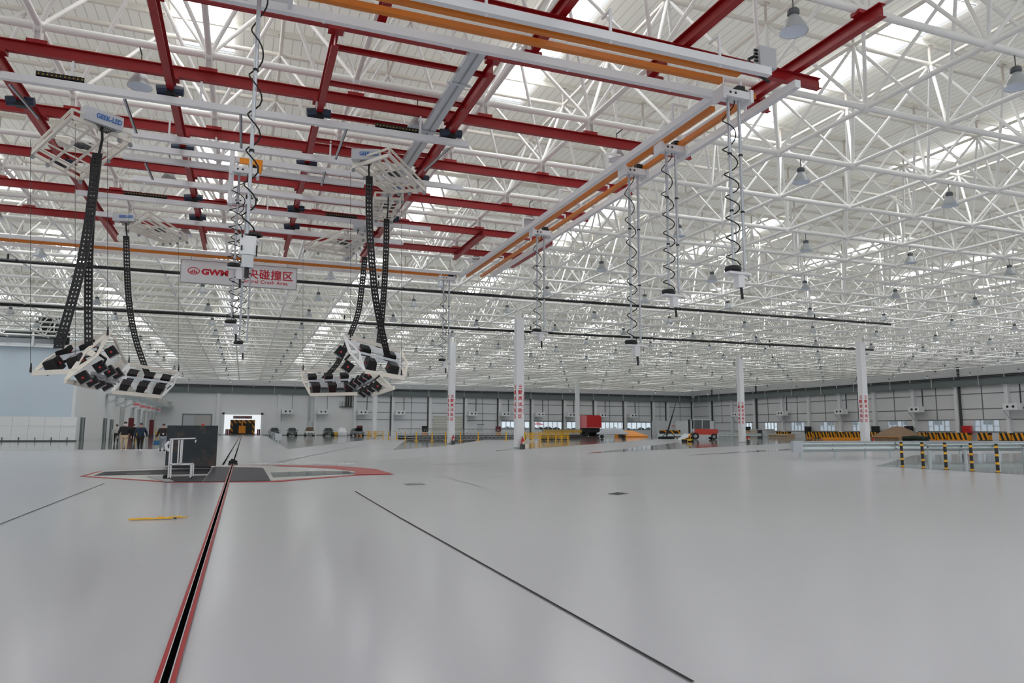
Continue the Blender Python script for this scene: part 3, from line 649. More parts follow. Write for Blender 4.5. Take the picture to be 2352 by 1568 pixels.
def lamp_frame(o, TL, TR, BR, BL, cols, lens, fr=M['cream'], inn=0.14):
    TL, TR, BR, BL = map(Vector, (TL, TR, BR, BL)); nn = (TR-TL).cross(BL-TL).normalized()   # frame normal
    if nn.z > 0: nn = -nn
    MB().bar(TL, TR, .05, .11).build('top_rail', fr, o); MB().bar(BL, BR, .06, .12).build('bottom_rail', fr, o)
    L = lambda u, v, k=0: TL.lerp(TR, u).lerp(BL.lerp(BR, u), v)+nn*k
    for v in (.44, .56): MB().bar(L(0, v), L(1, v), .05, .07).build('lamp_rail', M['alu'], o)
    if lens < 0: MB().slabq([L(0.02, .12), L(.98, .12), L(.98, .34), L(.02, .34)], .03).build('back_tray', M['lgrey'], o)
    ux = (TR-TL).normalized(); uy = (BL-TL).normalized(); W_ = (TR-TL).length/cols; hgt = (BL-TL).length
    for r_, v in ((0, .34), (1, .72)):
        for i in range(cols):
            u = (i+.5)/cols; s = min(.15, W_*.34); c = L(u, v, .02)
            q = T('lamp_head', None, None, (0, 0, 0)); q.parent = o
            xx = ux*s; yy = uy*s*.85; zz = nn*s*1.15
            if lens < 0: zz = -zz
            vs = [c+k*zz+i2*xx*(1 if k < 0 else .82)+j2*yy*(1 if k < 0 else .85) for k in (-1, 1) for i2, j2 in ((-1, -1), (1, -1), (1, 1), (-1, 1))]
            MB().add(vs, [(3,2,1,0),(4,5,6,7),(0,1,5,4),(1,2,6,5),(2,3,7,6),(3,0,4,7)]).build('housing', M['black'], q)
            top = [c-yy*1.02+zz*k+xx*j*(1 if k < 0 else .84) for k, j in ((-.9, -1), (-.9, 1), (.9, 1), (.9, -1))]
            MB().slabq(top, .012).build('maroon_panel', M['maroon'], q)
            MB().slabq([c+zz*1.01+xx*a_+yy*b_ for a_, b_ in ((-.7, -.65), (.7, -.65), (.7, .65), (-.7, .65))], .012).build('lens', M['lens'], q)
            for sd in (-1, 1): MB().tube(c+xx*sd*.95, c+xx*sd*1.06, s*.26, 10).build('dial', M['dial'], q)
    return L, nn
def side_plate(o, A, B, th, m=M['cream'], wid=0.3, nrm=None):
    """broad plate with two triangular windows between points A (top) and B (bottom)"""
    A = Vector(A); B = Vector(B); d = (B-A); s = Vector(nrm).normalized()*wid
    P = lambda t, k: A+d*t+s*k
    mb = MB()
    q = lambda *a: mb.slabq([P(*x) for x in a], th)
    q((0, -.15), (0, .15), (.25, .5), (.18, .0)); q((0, -.15), (.18, 0), (.5, -.35), (.45, -.75)); q((.25, .5), (.5, .9), (.52, .62), (.30, .25)); q((.18, 0), (.25, .5), (.32, .3), (.26, 0))
    q((.45, -.75), (.5, -.35), (.74, 0), (1, -.15)); q((.5, .9), (1, .15), (.74, 0), (.52, .62)); q((.74, 0), (1, -.15), (1, .15)); q((.42, -.25), (.46, .5), (.54, .5), (.52, -.3))
    mb.build('side_plate', m, o)
def cable_line(label, a, b):
    o = T('steel_cable', label, 'steel cable', a); MB().tube(a, b, .006, 5).build('wire', M['dgrey'], o); MB().tube(b, Vector(b)+Vector((0, 0, .22)), .03, 8, .015).build('end_fitting', M['black'], o)
P3 = lambda x, y, Y: AY(x, y, Y)
# left rig
rg = T('lamp_rig', 'hanging lamp rig at left, cream frames with black lamp heads, near and side wings', 'lamp rig', (-4.3, 21, 2.6))
a1 = (P3(147, 800, 21.2), P3(255, 764, 21.2), P3(178, 852, 20.2), P3(74, 857, 20.2))
lamp_frame(rg, a1[0], a1[1], a1[2], a1[3], 2, -1)
side_plate(rg, P3(257, 758, 21.2), P3(150, 872, 20.0), .03, wid=.22, nrm=(1, 0, -.25)); side_plate(rg, a1[0], a1[3], .03, wid=.16, nrm=(1, 0, .1))
MB().bar(P3(262, 775, 21.4), P3(288, 832, 27.5), .05, .1).bar(P3(150, 874, 20), P3(222, 891, 24.5), .06, .12).bar(P3(280, 838, 27), P3(262, 842, 24), .03, .3).build('side_rails', M['cream'], rg)
def lamp_row(o, pts, s):
    for (x, y, Y) in pts:
        c = P3(x, y, Y); q = T('lamp_head', None, None, (0, 0, 0)); q.parent = o
        ax = Vector((.55, .2, -.8)).normalized() if x < 560 else Vector((-.55, .2, -.8)).normalized()
        yv = Vector((0, 1, .1)).normalized(); xv = ax.cross(yv).normalized()
        vs = [c+ax*k*s*1.1+xv*i*s+yv*j*s*.8 for k in (-1, 1) for i, j in ((-1, -1), (1, -1), (1, 1), (-1, 1))]
        MB().add(vs, [(3,2,1,0),(4,5,6,7),(0,1,5,4),(1,2,6,5),(2,3,7,6),(3,0,4,7)]).build('housing', M['black'], q)
        sd = -1
        MB().slabq([c+yv*sd*s*.84+ax*a_*s+xv*b_*s for a_, b_ in ((.95, -.95), (.95, .95), (1.2, .9), (1.2, -.9))], .03).build('lens', M['grey'], q)
        MB().ball(c-yv*s*.82, s*.24, 8, sc=(1, .35, 1)).build('dial', M['dial'], q)
lamp_row(rg, [(231, 843, 22), (252, 853, 23), (269, 858, 24), (257, 808, 23.5), (192, 867, 21), (211, 874, 22), (228, 879, 23), (244, 884, 24)], .135)
MB().bar(P3(212, 856, 21.5), P3(272, 876, 24.5), .07, .08).bar(P3(205, 862, 21.5), P3(265, 882, 24.5), .05, .06).build('lamp_rail', M['alu'], rg)
MB().path([P3(205, 800, 21), P3(225, 812, 21.2), P3(243, 824, 21.5), P3(236, 838, 21.8)], .035, 6).build('cable_bundle', M['black'], rg)
rb = T('lamp_rig', 'far left hanging lamp rig with six dark lamp faces in two rows', 'lamp rig', (-3.3, 27.5, 2.5))
b1_ = (P3(297, 836, 28), P3(410, 856, 28.5), P3(372, 911, 27), P3(258, 900, 27))
lamp_frame(rb, *b1_, 3, 1); side_plate(rb, b1_[0], b1_[3], .03, M['white'], .2, (1, 0, -.2)); side_plate(rb, b1_[1], b1_[2], .03, M['white'], .14, (1, 0, -.2))
rc = T('lamp_rig', 'hanging lamp rig at right centre with white triangular side plates', 'lamp rig', (3.5, 21, 2.8))
c1 = (P3(795, 772, 22.2), P3(922, 806, 22.0), P3(930, 868, 21), P3(838, 853, 21))
lamp_frame(rc, *c1, 2, -1)
side_plate(rc, P3(790, 770, 22.2), P3(838, 852, 21), .03, M['white'], .2, (1, 0, .2)); side_plate(rc, c1[1], c1[2], .03, wid=.18, nrm=(1, 0, .1))
side_plate(rc, P3(850, 858, 20.6), P3(904, 892, 20.2), .03, wid=.22, nrm=(-.4, 0, 1))
MB().bar(P3(840, 853, 20.8), P3(930, 868, 20.4), .06, .12).bar(P3(905, 890, 20.2), P3(856, 906, 22), .06, .12).bar(P3(858, 905, 22), P3(832, 884, 25), .04, .1).build('side_rails', M['cream'], rc)
lamp_row(rc, [(845, 862, 22), (834, 869, 22.6), (823, 874, 23.2), (812, 880, 23.8), (866, 886, 21.4), (855, 891, 22), (844, 897, 22.6), (834, 901, 23.2)], .125)
lamp_row(rc, [(782, 808, 23.4), (798, 842, 23)], .15)
MB().bar(P3(820, 892, 24), P3(862, 868, 21), .07, .07).build('lamp_rail', M['alu'], rc)
MB().path([P3(812, 806, 22), P3(800, 818, 21.9), P3(793, 826, 21.8)], .035, 6).build('cable_bundle', M['black'], rc)
MB().bar(P3(858, 874, 20.3), P3(872, 862, 20.3), .07, .05).build('black_bar', M['black'], rc)
rd = T('lamp_rig', 'far right hanging lamp rig with six maroon topped lamps beside the crash sign', 'lamp rig', (3, 28, 2.7))
d1_ = (P3(692, 852, 28.5), P3(800, 847, 28.5), P3(826, 904, 27), P3(712, 906, 27))
lamp_frame(rd, *d1_, 3, 1); side_plate(rd, d1_[0], d1_[3], .03, wid=.14, nrm=(1, 0, .2))
# winches, chains and wires
q = [G(*p, 9.1) for p in ((75, 352), (165, 268), (300, 325), (185, 412))]
winch('left near winch frame with a large grey lettered box', q, G(240, 272, 9.35), math.atan2(.55, .8), .95)
q = [G(*p, 9.1) for p in ((812, 383), (894, 356), (974, 436), (892, 441))]
winch('right near winch frame with a grey lettered box', q, G(840, 354, 9.35), math.atan2(-.25, .8), .82)
q = [G(*p, 9.1) for p in ((294, 525), (340, 497), (430, 552), (375, 556))]
winch('left far winch frame with a small grey lettered box', q, G(284, 498, 9.35), math.atan2(-.2, .8), .78)
q = [G(*p, 9.1) for p in ((700, 572), (792, 538), (845, 548), (800, 588))]
winch('right far winch frame seen edge on', q, G(828, 520, 9.35), math.pi/2, .6, logo=False)
q = [G(*p, 9.1) for p in ((848, 500), (862, 455), (925, 458), (900, 505))]
winch('small middle winch frame below the right near one', q, G(912, 432, 9.3), math.atan2(-.05, .8), .52)
o = T('supply_cable', 'black supply cable dropping from the left lettered box', 'cable', G(234, 290, 9.1)); MB().path([AY(234, 292, 20.2), AY(235, 320, 20.2), AY(228, 352, 20.2)], .035, 6).build('cable', M['black'], o)
o = T('supply_cable', 'black supply cable dropping from the right lettered box', 'cable', G(848, 368, 9.1)); MB().path([AY(848, 370, 20.2), AY(847, 390, 20.2), AY(848, 410, 20.2)], .03, 6).build('cable', M['black'], o)
o = T('supply_cable', 'black supply cable dropping from the far left box', 'cable', G(289, 510, 9.1)); MB().path([AY(289, 512, 29), AY(290, 530, 29), AY(292, 545, 29)], .03, 6).build('cable', M['black'], o)
o = T('supply_cable', 'thin black cable above the rightmost chain', 'cable', G(892, 450, 9.1)); MB().path([AY(892, 448, 23), AY(891, 480, 23), AY(889, 505, 23)], .025, 6).build('cable', M['black'], o)
chain('thick black chain curving down to the left lamp rig', [AY(224, 352, 20.2), AY(215, 430, 20.2), AY(203, 520, 20.2), AY(184, 620, 20.2), AY(160, 710, 20.2), AY(134, 800, 20.3)], .20)
chain('straight black chain beside the curved one at left', [AY(218, 365, 20.8), AY(211, 470, 20.8), AY(205, 580, 20.8), AY(203, 690, 20.8), AY(204, 806, 20.8)], .17)
chain('black chain curving to the far left lamp rig', [AY(290, 542, 29), AY(292, 620, 29), AY(297, 700, 28.8), AY(312, 780, 28.6), AY(340, 862, 28.4)], .19)
chain('thick black chain falling to the right lamp rig', [AY(848, 405, 20.2), AY(848, 500, 20.2), AY(854, 600, 20.4), AY(865, 700, 20.8), AY(890, 818, 21.6)], .18)
chain('black chain at the right of the right hand group', [AY(888, 503, 23), AY(886, 590, 23), AY(881, 680, 22.8), AY(870, 800, 22.4)], .17)
chain('black chain swinging left to the far right lamp rig', [AY(838, 590, 29), AY(831, 660, 29), AY(822, 720, 29), AY(805, 768, 29), AY(778, 830, 28.6), AY(745, 868, 28.4)], .20)
for k, (x, y0, y1, Y) in enumerate([(70, 320, 855, 20.2), (173, 285, 845, 20.5), (247, 320, 770, 21), (805, 395, 775, 22), (296, 420, 832, 28), (410, 560, 852, 28), (696, 580, 850, 28), (922, 450, 866, 21)]):
    cable_line('thin steel cable holding a lamp rig, %s from the left' % ORD[[0, 1, 2, 6, 3, 4, 5, 7][k]], AY(x, y0, Y), AY(x, y1, Y))

# ------------------------------------------------------------------ hanging sign
sg = T('hanging_sign', 'white hanging banner with red crash area lettering under the far rail', 'sign', (-.5, 35, 8.5))
A = AY(414, 648, 35); X0, X1, Z0, Z1 = -3.01, 2.02, 8.02, 9.04
MB().box(X0, X1, 35.0, 35.06, Z0, Z1).build('board', M['c_white'], sg)
MB().box(X0-.03, X1+.03, 34.99, 35.08, Z1, Z1+.03).box(X0-.03, X1+.03, 34.99, 35.08, Z0-.03, Z0).box(X0-.03, X0, 34.99, 35.08, Z0, Z1).box(X1, X1+.03, 34.99, 35.08, Z0, Z1).build('frame', M['grey'], sg)
for x in (-2.6, 1.6): MB().tube((x, 35.03, Z1), (x, 34.85, 9.2), .015, 6).build('suspension_rod', M['grey'], sg)
emblem((X0+.53, 34.99, 8.56), (1, 0, 0), (0, 0, 1), .2, M['redtext'], sg)
txt('GWM', .36, (X0+.85, 34.995, 8.43), (1, 0, 0), (0, 0, 1), M['redtext'], sg, bold=.018, center=False, squeeze=1.25)
for i, ch in enumerate('中央碰撞区'): txt(ch, .50, (X0+2.55+.52*i, 34.995, 8.44), (1, 0, 0), (0, 0, 1), M['redtext'], sg, bold=.008)
txt('Central Crash Area', .235, (X0+3.58, 34.995, 8.19), (1, 0, 0), (0, 0, 1), M['redtext'], sg, bold=.003, space=1.12)

# ------------------------------------------------------------------ high-bay lamps
lp = T('high_bay_lamp', 'x', 'ceiling lamp', (0, 0, 0), 'high bay lamps under the truss')
MB().lathe((0, 0, 0), [(.10, .10), (.17, .0), (.26, -.16), (.29, -.26), (.30, -.27)], 16).build('shade', M['shade'], lp, smooth=True)
MB().lathe((0, 0, 0), [(.29, -.262), (.23, -.20), (.05, -.18), (.001, -.18)], 16).build('reflector', M['shadein'], lp, smooth=True)
MB().lathe((0, 0, 0), [(.001, .26), (.10, .26), (.13, .22), (.13, .14), (.10, .10)], 14).build('ballast', M['lampcap'], lp)
MB().tube((0, 0, .26), (0, 0, .62), .014, 6).build('hook', M['dgrey'], lp)
LX = [-24.2, -17.2, -10.1, -2.9, 4.3, 10.85, 17.9, 25.1, 31.9, 39.3, 46.6, 54.0, 61.4, 68.8, 76.2, 83.6, 91, 98.4, 105.8]
LY = [11.0, 18.5, 26.0, 33.3, 40.4, 48.0, 55.4, 62.9, 70.4, 77.9, 85.4, 92.9, 100.4, 115.4, 130.4, 145.4]
first = True; nl = 0
for j, y in enumerate(LY):
    for i, x in enumerate(LX):
        if vis((x, y, 10.3)) is None or (x < XL+1 and y > 80): continue
        yy = min(YBOT, key=lambda t: abs(t-y)); sh = .46 if (yy in YG and x < 14) else 0; yy += sh
        lab = 'high bay lamp, %s row back and %s from the left of the hall' % (ORD[j], ORD[i])
        if first: lp.location = (x, yy, 10.33); lp['label'] = lab; first = False; lastl = lp; proto = dup(lp, (0, 0, -50), label='x')
        else: lastl = dup(proto, (x, yy, 10.33), label=lab)
        if sh: MB().bar((x, yy-sh, 10.93), (x, yy, 10.93), .03, .03).build('hanger_arm', M['dgrey'], lastl)
        nl += 1
for ch in list(proto.children): bpy.data.objects.remove(ch)
bpy.data.objects.remove(proto)

# ------------------------------------------------------------------ pipes under the truss
def pipe(label, a, b, r, drops=()):
    o = T('black_pipe', label, 'pipe', a, 'black pipes under the truss'); MB().tube(a, b, r, 8).build('pipe_run', M['black'], o)
    for x in drops: MB().tube((x, a[1], a[2]), (x, a[1], a[2]+.9), r*.6, 6).build('riser', M['black'], o)
pipe('nearer black pipe crossing the hall under the truss', (-31, 47.1, 10.8), (53, 46.6, 10.8), .10, (-13, -4, 8, 20, 31, 45))
pipe('farther black pipe crossing the hall under the truss', (-31, 64.5, 10.8), (68, 62.4, 10.8), .12, (-9, 8, 26, 40, 55))


# ------------------------------------------------------------------ freestanding columns
colp = None
def column(label, x, y, letters, stick=False):
    o = T('steel_column', label, 'column', (x, y, 0), 'white columns of the hall'); w = .31
    MB().box(x-w, x+w, y-w, y+w, .0, 10.3).build('shaft', M['column'], o)
    MB().box(x-.15, x+.15, y-.15, y+.15, 10.3, ZN-.1).box(x-.3, x-.24, y-.3, y+.3, 10.3, 10.75).box(x+.24, x+.3, y-.3, y+.3, 10.3, 10.75).build('head_post', M['truss'], o)
    MB().box(x-w-.005, x+w+.005, y-w-.005, y+w+.005, .0, .06).build('base_line', M['grey'], o)
    if letters:
        for (og, xd, nm) in ((Vector((x, y-w-.006, 0)), Vector((1, 0, 0)), 0), (Vector((x-w-.006, y, 0)), Vector((0, -1, 0)), 1)):
            up = (0, 0, 1)
            emblem(og+Vector((0, 0, 4.85)), xd, up, .12, M['redtext'], o)
            txt('GWM', .10, og+Vector((0, 0, 4.62)), xd, up, M['redtext'], o, bold=.004)
            for i, ch in enumerate('翻滚试验区'): txt(ch, .36, og-xd*.03+Vector((0, 0, 4.22-.47*i)), xd, up, M['redtext'], o, bold=.006)
            txt('Rollover Test Area', .15, og+xd*.22+Vector((0, 0, 3.45)), (0, 0, -1), xd, M['redtext'], o, space=1.3)
    if stick:
        for (og, xd) in ((Vector((x-w-.008, y, 0)), Vector((0, -1, 0))),):
            for i, z in enumerate((1.75, 1.45)): txt('Gamma', .09, og+Vector((0, 0, z)), xd, (0, 0, 1), M['blacktext'], o)
    return o
column('white column nearest the viewer with red vertical lettering', 20.3, 52.8, True)
column('white column with red lettering behind the far corner hoist', 19.75, 70.6, True)
column('white column with red lettering at the right near the long guardrail', 57.5, 54.3, True)
column('white column with red lettering between the two right ones, next to the red extinguisher', 57.5, 73.0, True)
column('plain white column left of the yellow fence', 20.0, 118.0, False)
column('plain white column beside the dark red truck box', 57.5, 119.5, False)
# white sheets taped at the foot of the right hand columns
def sheetpost(label, x, y):
    o = T('notice_sheet', label, 'notice', (x, y, 0)); MB().box(x-.33, x-.325, y-.30, y+.30, .05, 2.0).build('sheet', M['c_white'], o)
    for k, z in enumerate((1.6, 1.0, .45)): txt('50cm', .14, (x-.34, y, z), (0, -1, 0), (0, 0, 1), M['blacktext'], o)
# extinguishers
def ext(label, x, y, s=1.0):
    o = T('fire_extinguisher', label, 'fire extinguisher', (x, y, 0), 'red fire extinguishers by the columns')
    MB().lathe((x, y, 0), [(.001, .06), (.11, .06), (.12, .1), (.12, .62), (.09, .72), (.03, .78), (.001, .79)], 14).build('cylinder', M['ext_red'], o, smooth=True)
    MB().lathe((x, y, 0), [(.001, .0), (.19, .0), (.19, .26), (.15, .32), (.12, .32)], 12).build('stand', M['dgrey'], o)
    MB().box(x-.05, x+.05, y-.125, y-.115, .3, .52).build('label_sticker', M['c_white'], o)
    MB().path([(x-.1, y, .82), (x-.1, y, .95), (x, y, 1.0), (x+.1, y, .95), (x+.1, y, .82)], .012, 5).build('carry_handle', M['lgrey'], o)
    MB().box(x-.03, x+.03, y-.06, y+.06, .78, .86).build('valve', M['black'], o)
ext('red fire extinguisher at the foot of the nearest lettered column', 20.42, 52.3)
ext('red fire extinguisher at the foot of the second lettered column', 19.85, 70.1)
ext('red fire extinguisher at the foot of the left of the two right columns', 58.0, 72.5)
ext('red fire extinguisher at the foot of the rightmost column', 58.1, 53.9)

# ------------------------------------------------------------------ far wall
wf = T('wall_far', 'far wall, white on the left and grey panels on the right', None, (0, YW, 0), kind='structure')
def wbox(mb, x0, x1, z0, z1): mb.box(x0, x1, YW, YW+.3, z0, z1)
mb = MB()
wbox(mb, -31, -12.0, 0, 15.2); wbox(mb, -12.0, -6.6, 4.35, 15.2); wbox(mb, -6.6, -4.0, 0, 15.2); wbox(mb, -4.0, 3.4, 4.4, 15.2); wbox(mb, 3.4, 23.6, 0, 15.2)
mb.build('white_panels', M['wallw'], wf)
mb = MB(); wbox(mb, 23.6, 58.6, 0, 15.2); wbox(mb, 58.6, 102, 3.45, 15.2); wbox(mb, 58.6, 102, 0, 1.5); wbox(mb, 102, XR, 0, 15.2)
BX = [7.1, 14.8, 23.4, 32.1, 40.9, 49.7, 58.3, 66.9, 75.7, 84.3, 93.0, 101.5, 105.9, 114.0]
for x in BX[6:12]: wbox(mb, x-.45, x+.25, 1.5, 3.45)
mb.build('grey_panels', M['wallg'], wf)
mb = MB()
for z in (3.6, 5.25, 7.6): mb.box(23.7, XR, YW-.06, YW, z-.07, z+.07)
for a, b in zip(BX[2:], BX[3:]): mb.box((a+b)/2-.06, (a+b)/2+.06, YW-.05, YW, 0 if (a+b)/2 < 58 else 3.5, 9.6)
mb.box(-6.6, 30, YW-.05, YW, 0, .18)
mb.build('girts', M['girt'], wf)
for k, x in enumerate([-5.3]+BX):
    mb = MB(); mb.box(x-.32, x+.32, YW-.55, YW, 0, 9.6); mb.build('wall_column', M['wallw'], wf)
    if k > 3: MB().box(x-.62, x-.40, YW-.2, YW, 0, 9.6).build('dark_downpipe', M['dgrey'], wf)
def gallery(name, label, axis, y, a, b, sgn):
    """crane beam, dark pipes and handrail running along a wall"""
    o = T(name, label, 'crane beam', (0, 0, 9.4) if axis == 'x' else (y, (a+b)/2, 9.4))
    def B(mb, u0, u1, v0, v1, z0, z1):
        if axis == 'x': mb.box(u0, u1, min(v0, v1), max(v0, v1), z0, z1)
        else: mb.box(min(v0, v1), max(v0, v1), u0, u1, z0, z1)
    mb = MB(); B(mb, a, b, y-sgn*.9, y-sgn*.45, 9.0, 9.08); B(mb, a, b, y-sgn*.75, y-sgn*.6, 9.08, 10.1); B(mb, a, b, y-sgn*.95, y-sgn*.4, 10.1, 10.17); mb.build('beam', M['girt'], o)
    for zz, vv in ((10.35, .35), (10.6, .25)):
        mb = MB(); p = [(a, y-sgn*vv, zz), (b, y-sgn*vv, zz)] if axis == 'x' else [(y-sgn*vv, a, zz), (y-sgn*vv, b, zz)]
        mb.tube(p[0], p[1], .11, 6); mb.build('dark_pipe', M['dgrey'], o)
    mb = MB()
    for zz in (10.75, 11.25): B(mb, a, b, y-sgn*1.3, y-sgn*1.25, zz, zz+.06)
    mb.build('handrail', M['lgrey'], o)
    u = a+1.4; k = 0
    while u < b:
        mb = MB(); B(mb, u-.04, u+.04, y-sgn*1.3, y-sgn*1.22, 9.0 if k % 2 else 10.1, 11.3); mb.build('rail_post', M['lgrey'], o); u += 4.3; k += 1
    return o
gallery('crane_runway', 'dark crane beam with pipes and handrail along the far wall', 'x', YW, -17, XR-.5, 1)
gallery('crane_runway', 'dark crane beam with pipes and handrail along the right wall', 'y', XR, 60, YW-1.5, 1)
# door openings of the far wall
d = T('door_1', 'grey service door and closed shutter left of the lit entrance', None, (-9.3, YW, 0), kind='structure')
MB().box(-9.9, -6.6, YW+.2, YW+.26, 0, 4.35).build('shutter', M['pitpale'], d); MB().box(-12.0, -9.9, YW+.2, YW+.26, 0, 4.35).build('door_leaf', M['lgrey'], d)
MB().box(-12.2, -6.4, YW-.06, YW, 4.35, 4.5).box(-12.2, -12.0, YW-.06, YW, 0, 4.35).box(-6.6, -6.4, YW-.06, YW, 0, 4.35).build('door_frame', M['girt'], d)
d = T('door_2', 'open lit entrance at the end of the guide slots', None, (-.3, YW, 0), kind='structure')
MB().box(-4.4, -4.0, YW-.5, YW, 0, 4.8).box(3.4, 3.8, YW-.5, YW, 0, 4.8).box(-4.4, 3.8, YW-.5, YW, 4.4, 4.8).build('door_frame', M['wallw'], d)
MB().box(-5, 5, YW+.3, YW+30, -.3, -.01).build('floor_beyond', M['stone'], d)
MB().box(-5.3, -5, YW+.3, YW+9, 0, 5).box(5, 5.3, YW+.3, YW+9, 0, 5).box(-5.3, 5.3, YW+.3, YW+9, 5, 5.2).build('passage', M['grey'], d)
d = T('door_3', 'wide pale slatted roller door behind the second lettered column', None, (45.3, YW, 0), kind='structure')
MB().box(41.7, 48.9, YW-.12, YW-.04, 0, 4.6).build('shutter', M['roller'], d)
d = T('door_4', 'small white door right of the roller door', None, (53.5, YW, 0), kind='structure')
MB().box(52.8, 54.2, YW-.1, YW-.02, 0, 2.6).build('door_leaf', M['lgrey'], d); MB().box(52.6, 54.4, YW-.12, YW-.1, 2.6, 2.75).build('door_frame', M['girt'], d)
# hazard block in the entrance
hz = T('hazard_block', 'big black block with orange hazard stripes in the lit entrance', 'barrier block', (-.3, YW+3, 0))
MB().box(-2.75, 2.2, YW+3.0, YW+3.6, .1, 3.3).build('block', M['black'], hz)
MB().box(-2.8, 2.25, YW+2.9, YW+3.0, 2.6, 3.3).build('top_stripes', M['hazardx'], hz)
MB().box(-2.8, -2.25, YW+2.9, YW+3.0, .1, 2.6).box(1.7, 2.25, YW+2.9, YW+3.0, .1, 2.6).build('side_stripes', M['hazardx'], hz)
MB().box(-1.05, .35, YW+2.7, YW+2.95, .4, 2.0).box(-.5, -.2, YW+2.7, YW+2.95, 2.0, 3.3).build('orange_arm', M['obar'], hz)
MB().box(-3.2, 2.6, YW+2.5, YW+4.0, 0, .1).build('base_plate', M['dgrey'], hz)
o = T('hanging_sign', 'small pink and white banner above the hazard block', 'sign', (-.3, YW+2.6, 3.6)); MB().box(-2.3, 1.6, YW+2.6, YW+2.66, 3.55, 4.2).build('board', M['c_white'], o)
txt('GWM 追尾碰撞区', .42, (-.35, YW+2.58, 3.72), (1, 0, 0), (0, 0, 1), M['redtext'], o, bold=.01)
for x, lab in ((-3.55, 'left of'), (2.9, 'right of')):
    for k in range(3):
        o = T('red_drum', 'dark red drum %s the hazard block, %s' % (lab, ('outer', 'middle', 'inner')[k]), 'drum', (x+.3*k, YW+1.8, 0), 'dark red drums in the entrance')
        MB().tube((x+.34*k, YW+1.8, 0), (x+.34*k, YW+1.8, 1.25), .15, 10).build('drum_body', M['maroon'], o); MB().tube((x+.34*k, YW+1.8, 1.25), (x+.34*k, YW+1.8, 1.3), .1, 10).build('lid', M['black'], o)
# windows of the far wall
WB = [(58.9, 62.3)]+[(a+.7, b-.7) for a, b in zip(BX[6:11], BX[7:12])]
for k, (a, b) in enumerate([(58.9, 62.4), (62.6, 66.2), (67.6, 75.0), (76.4, 83.6), (85.0, 92.2), (93.7, 100.8)]):
    wn[0] += 1; o = T('window_%d' % wn[0], 'ribbon window low in the far wall, %s from the left' % ORD[k], None, (a, YW, 1.5), kind='structure')
    MB().box(a, b, YW+.12, YW+.14, 1.5, 3.45).build('pane', M['clear'], o); mb = MB(); n = max(3, int((b-a)/1.2))
    for i in range(n+1): x = a+(b-a)*i/n; mb.box(x-.05, x+.05, YW-.02, YW+.2, 1.5, 3.45)
    mb.box(a, b, YW-.02, YW+.2, 1.45, 1.55); mb.box(a, b, YW-.02, YW+.2, 3.4, 3.5); mb.box(a+(b-a)*.35, a+(b-a)*.6, YW-.02, YW+.2, 2.2, 2.27)
    mb.build('window_frame', M['lgrey'], o)
o = T('hedge', 'dark hedge outside the far windows', 'hedge', (80, YW+6, 0)); mb = MB()
for i in range(60): mb.ball((57+i*.9, YW+7+random.random(), .9), .9+.5*random.random(), 7)
mb.build('foliage', M['outdark'], o)
o = T('market_umbrella', 'faded red umbrella outside the far window', 'umbrella', (70.5, YW+5, 0)); MB().lathe((70.5, YW+5, 0), [(1.9, 2.7), (.05, 3.4)], 8).build('canopy', M['pinkred'], o); MB().tube((70.5, YW+5, 0), (70.5, YW+5, 3.4), .05, 6).build('pole', M['lgrey'], o)
o = T('outside_ground', None, None, (0, 0, 0), kind='structure'); MB().box(-60, 220, YW+30.1, YW+90, -.4, -.05).box(5.5, 220, YW+.4, YW+30, -.4, -.05).box(XR+.4, 220, 20, YW+.3, -.4, -.05).build('paving', M['stone'], o); o['label'] = 'pale paving outside the hall'

# ------------------------------------------------------------------ right wall
wr = T('wall_right', 'grey panelled right wall with small windows', None, (XR, 110, 0), kind='structure')
RW = [(145.4, 141.0), (136.6, 132.3), (127.9, 123.8), (119.4, 115.2), (110.8, 106.6), (102.3, 98.1), (93.7, 89.5), (85.1, 80.8), (76.4, 72.1)]
mb = MB(); mb.box(XR, XR+.3, 55, YW+.3, 3.35, 15.2); mb.box(XR, XR+.3, 55, YW+.3, 0, 1.46); yy = YW+.3
for a, b in RW: mb.box(XR, XR+.3, a, yy, 1.46, 3.35); yy = b
mb.box(XR, XR+.3, 55, yy, 1.46, 3.35); mb.build('panels', M['wallr'], wr)
mb = MB()
for z in (1.40, 3.42, 5.2, 7.7): mb.box(XR-.06, XR, 55, YW, z-.07, z+.07)
RC = [156.6, 147.8, 139.4, 130.0, 121.9, 113.3, 104.8, 96.1, 87.7, 79.0, 70.3]
for a in RC: mb.box(XR-.05, XR, a-4.4, a-4.25, 3.4, 9.6)
mb.build('girts', M['girt'], wr)
for k, y in enumerate(RC):
    MB().box(XR-.6, XR, y-.3, y+.3, 0, 9.6).build('wall_column', M['wallg'], wr)
    MB().bar((XR-.6, y, 8.6), (XR-1.2, y, 9.0), .12, .12).build('corbel', M['lgrey'], wr)
    if k in (2, 8, 0): MB().box(XR-.35, XR, y-.62, y-.38, 0, 13).build('dark_downpipe', M['dgrey'], wr)
for k, (a, b) in enumerate(RW):
    wn[0] += 1; o = T('window_%d' % wn[0], 'small window low in the right wall, %s from the far corner' % ORD[k], None, (XR, a, 1.46), kind='structure')
    MB().box(XR+.12, XR+.14, b, a, 1.46, 3.35).build('pane', M['clear'], o); mb = MB()
    for i in range(5): y = b+(a-b)*i/4; mb.box(XR-.03, XR+.2, y-.05, y+.05, 1.46, 3.35)
    for z in (1.46, 3.35): mb.box(XR-.03, XR+.2, b, a, z-.06, z+.06)
    mb.box(XR-.03, XR+.2, b, b+(a-b)*.27, 2.3, 2.38); mb.box(XR-.03, XR+.2, a-(a-b)*.27, a, 2.3, 2.38); mb.build('window_frame', M['lgrey'], o)
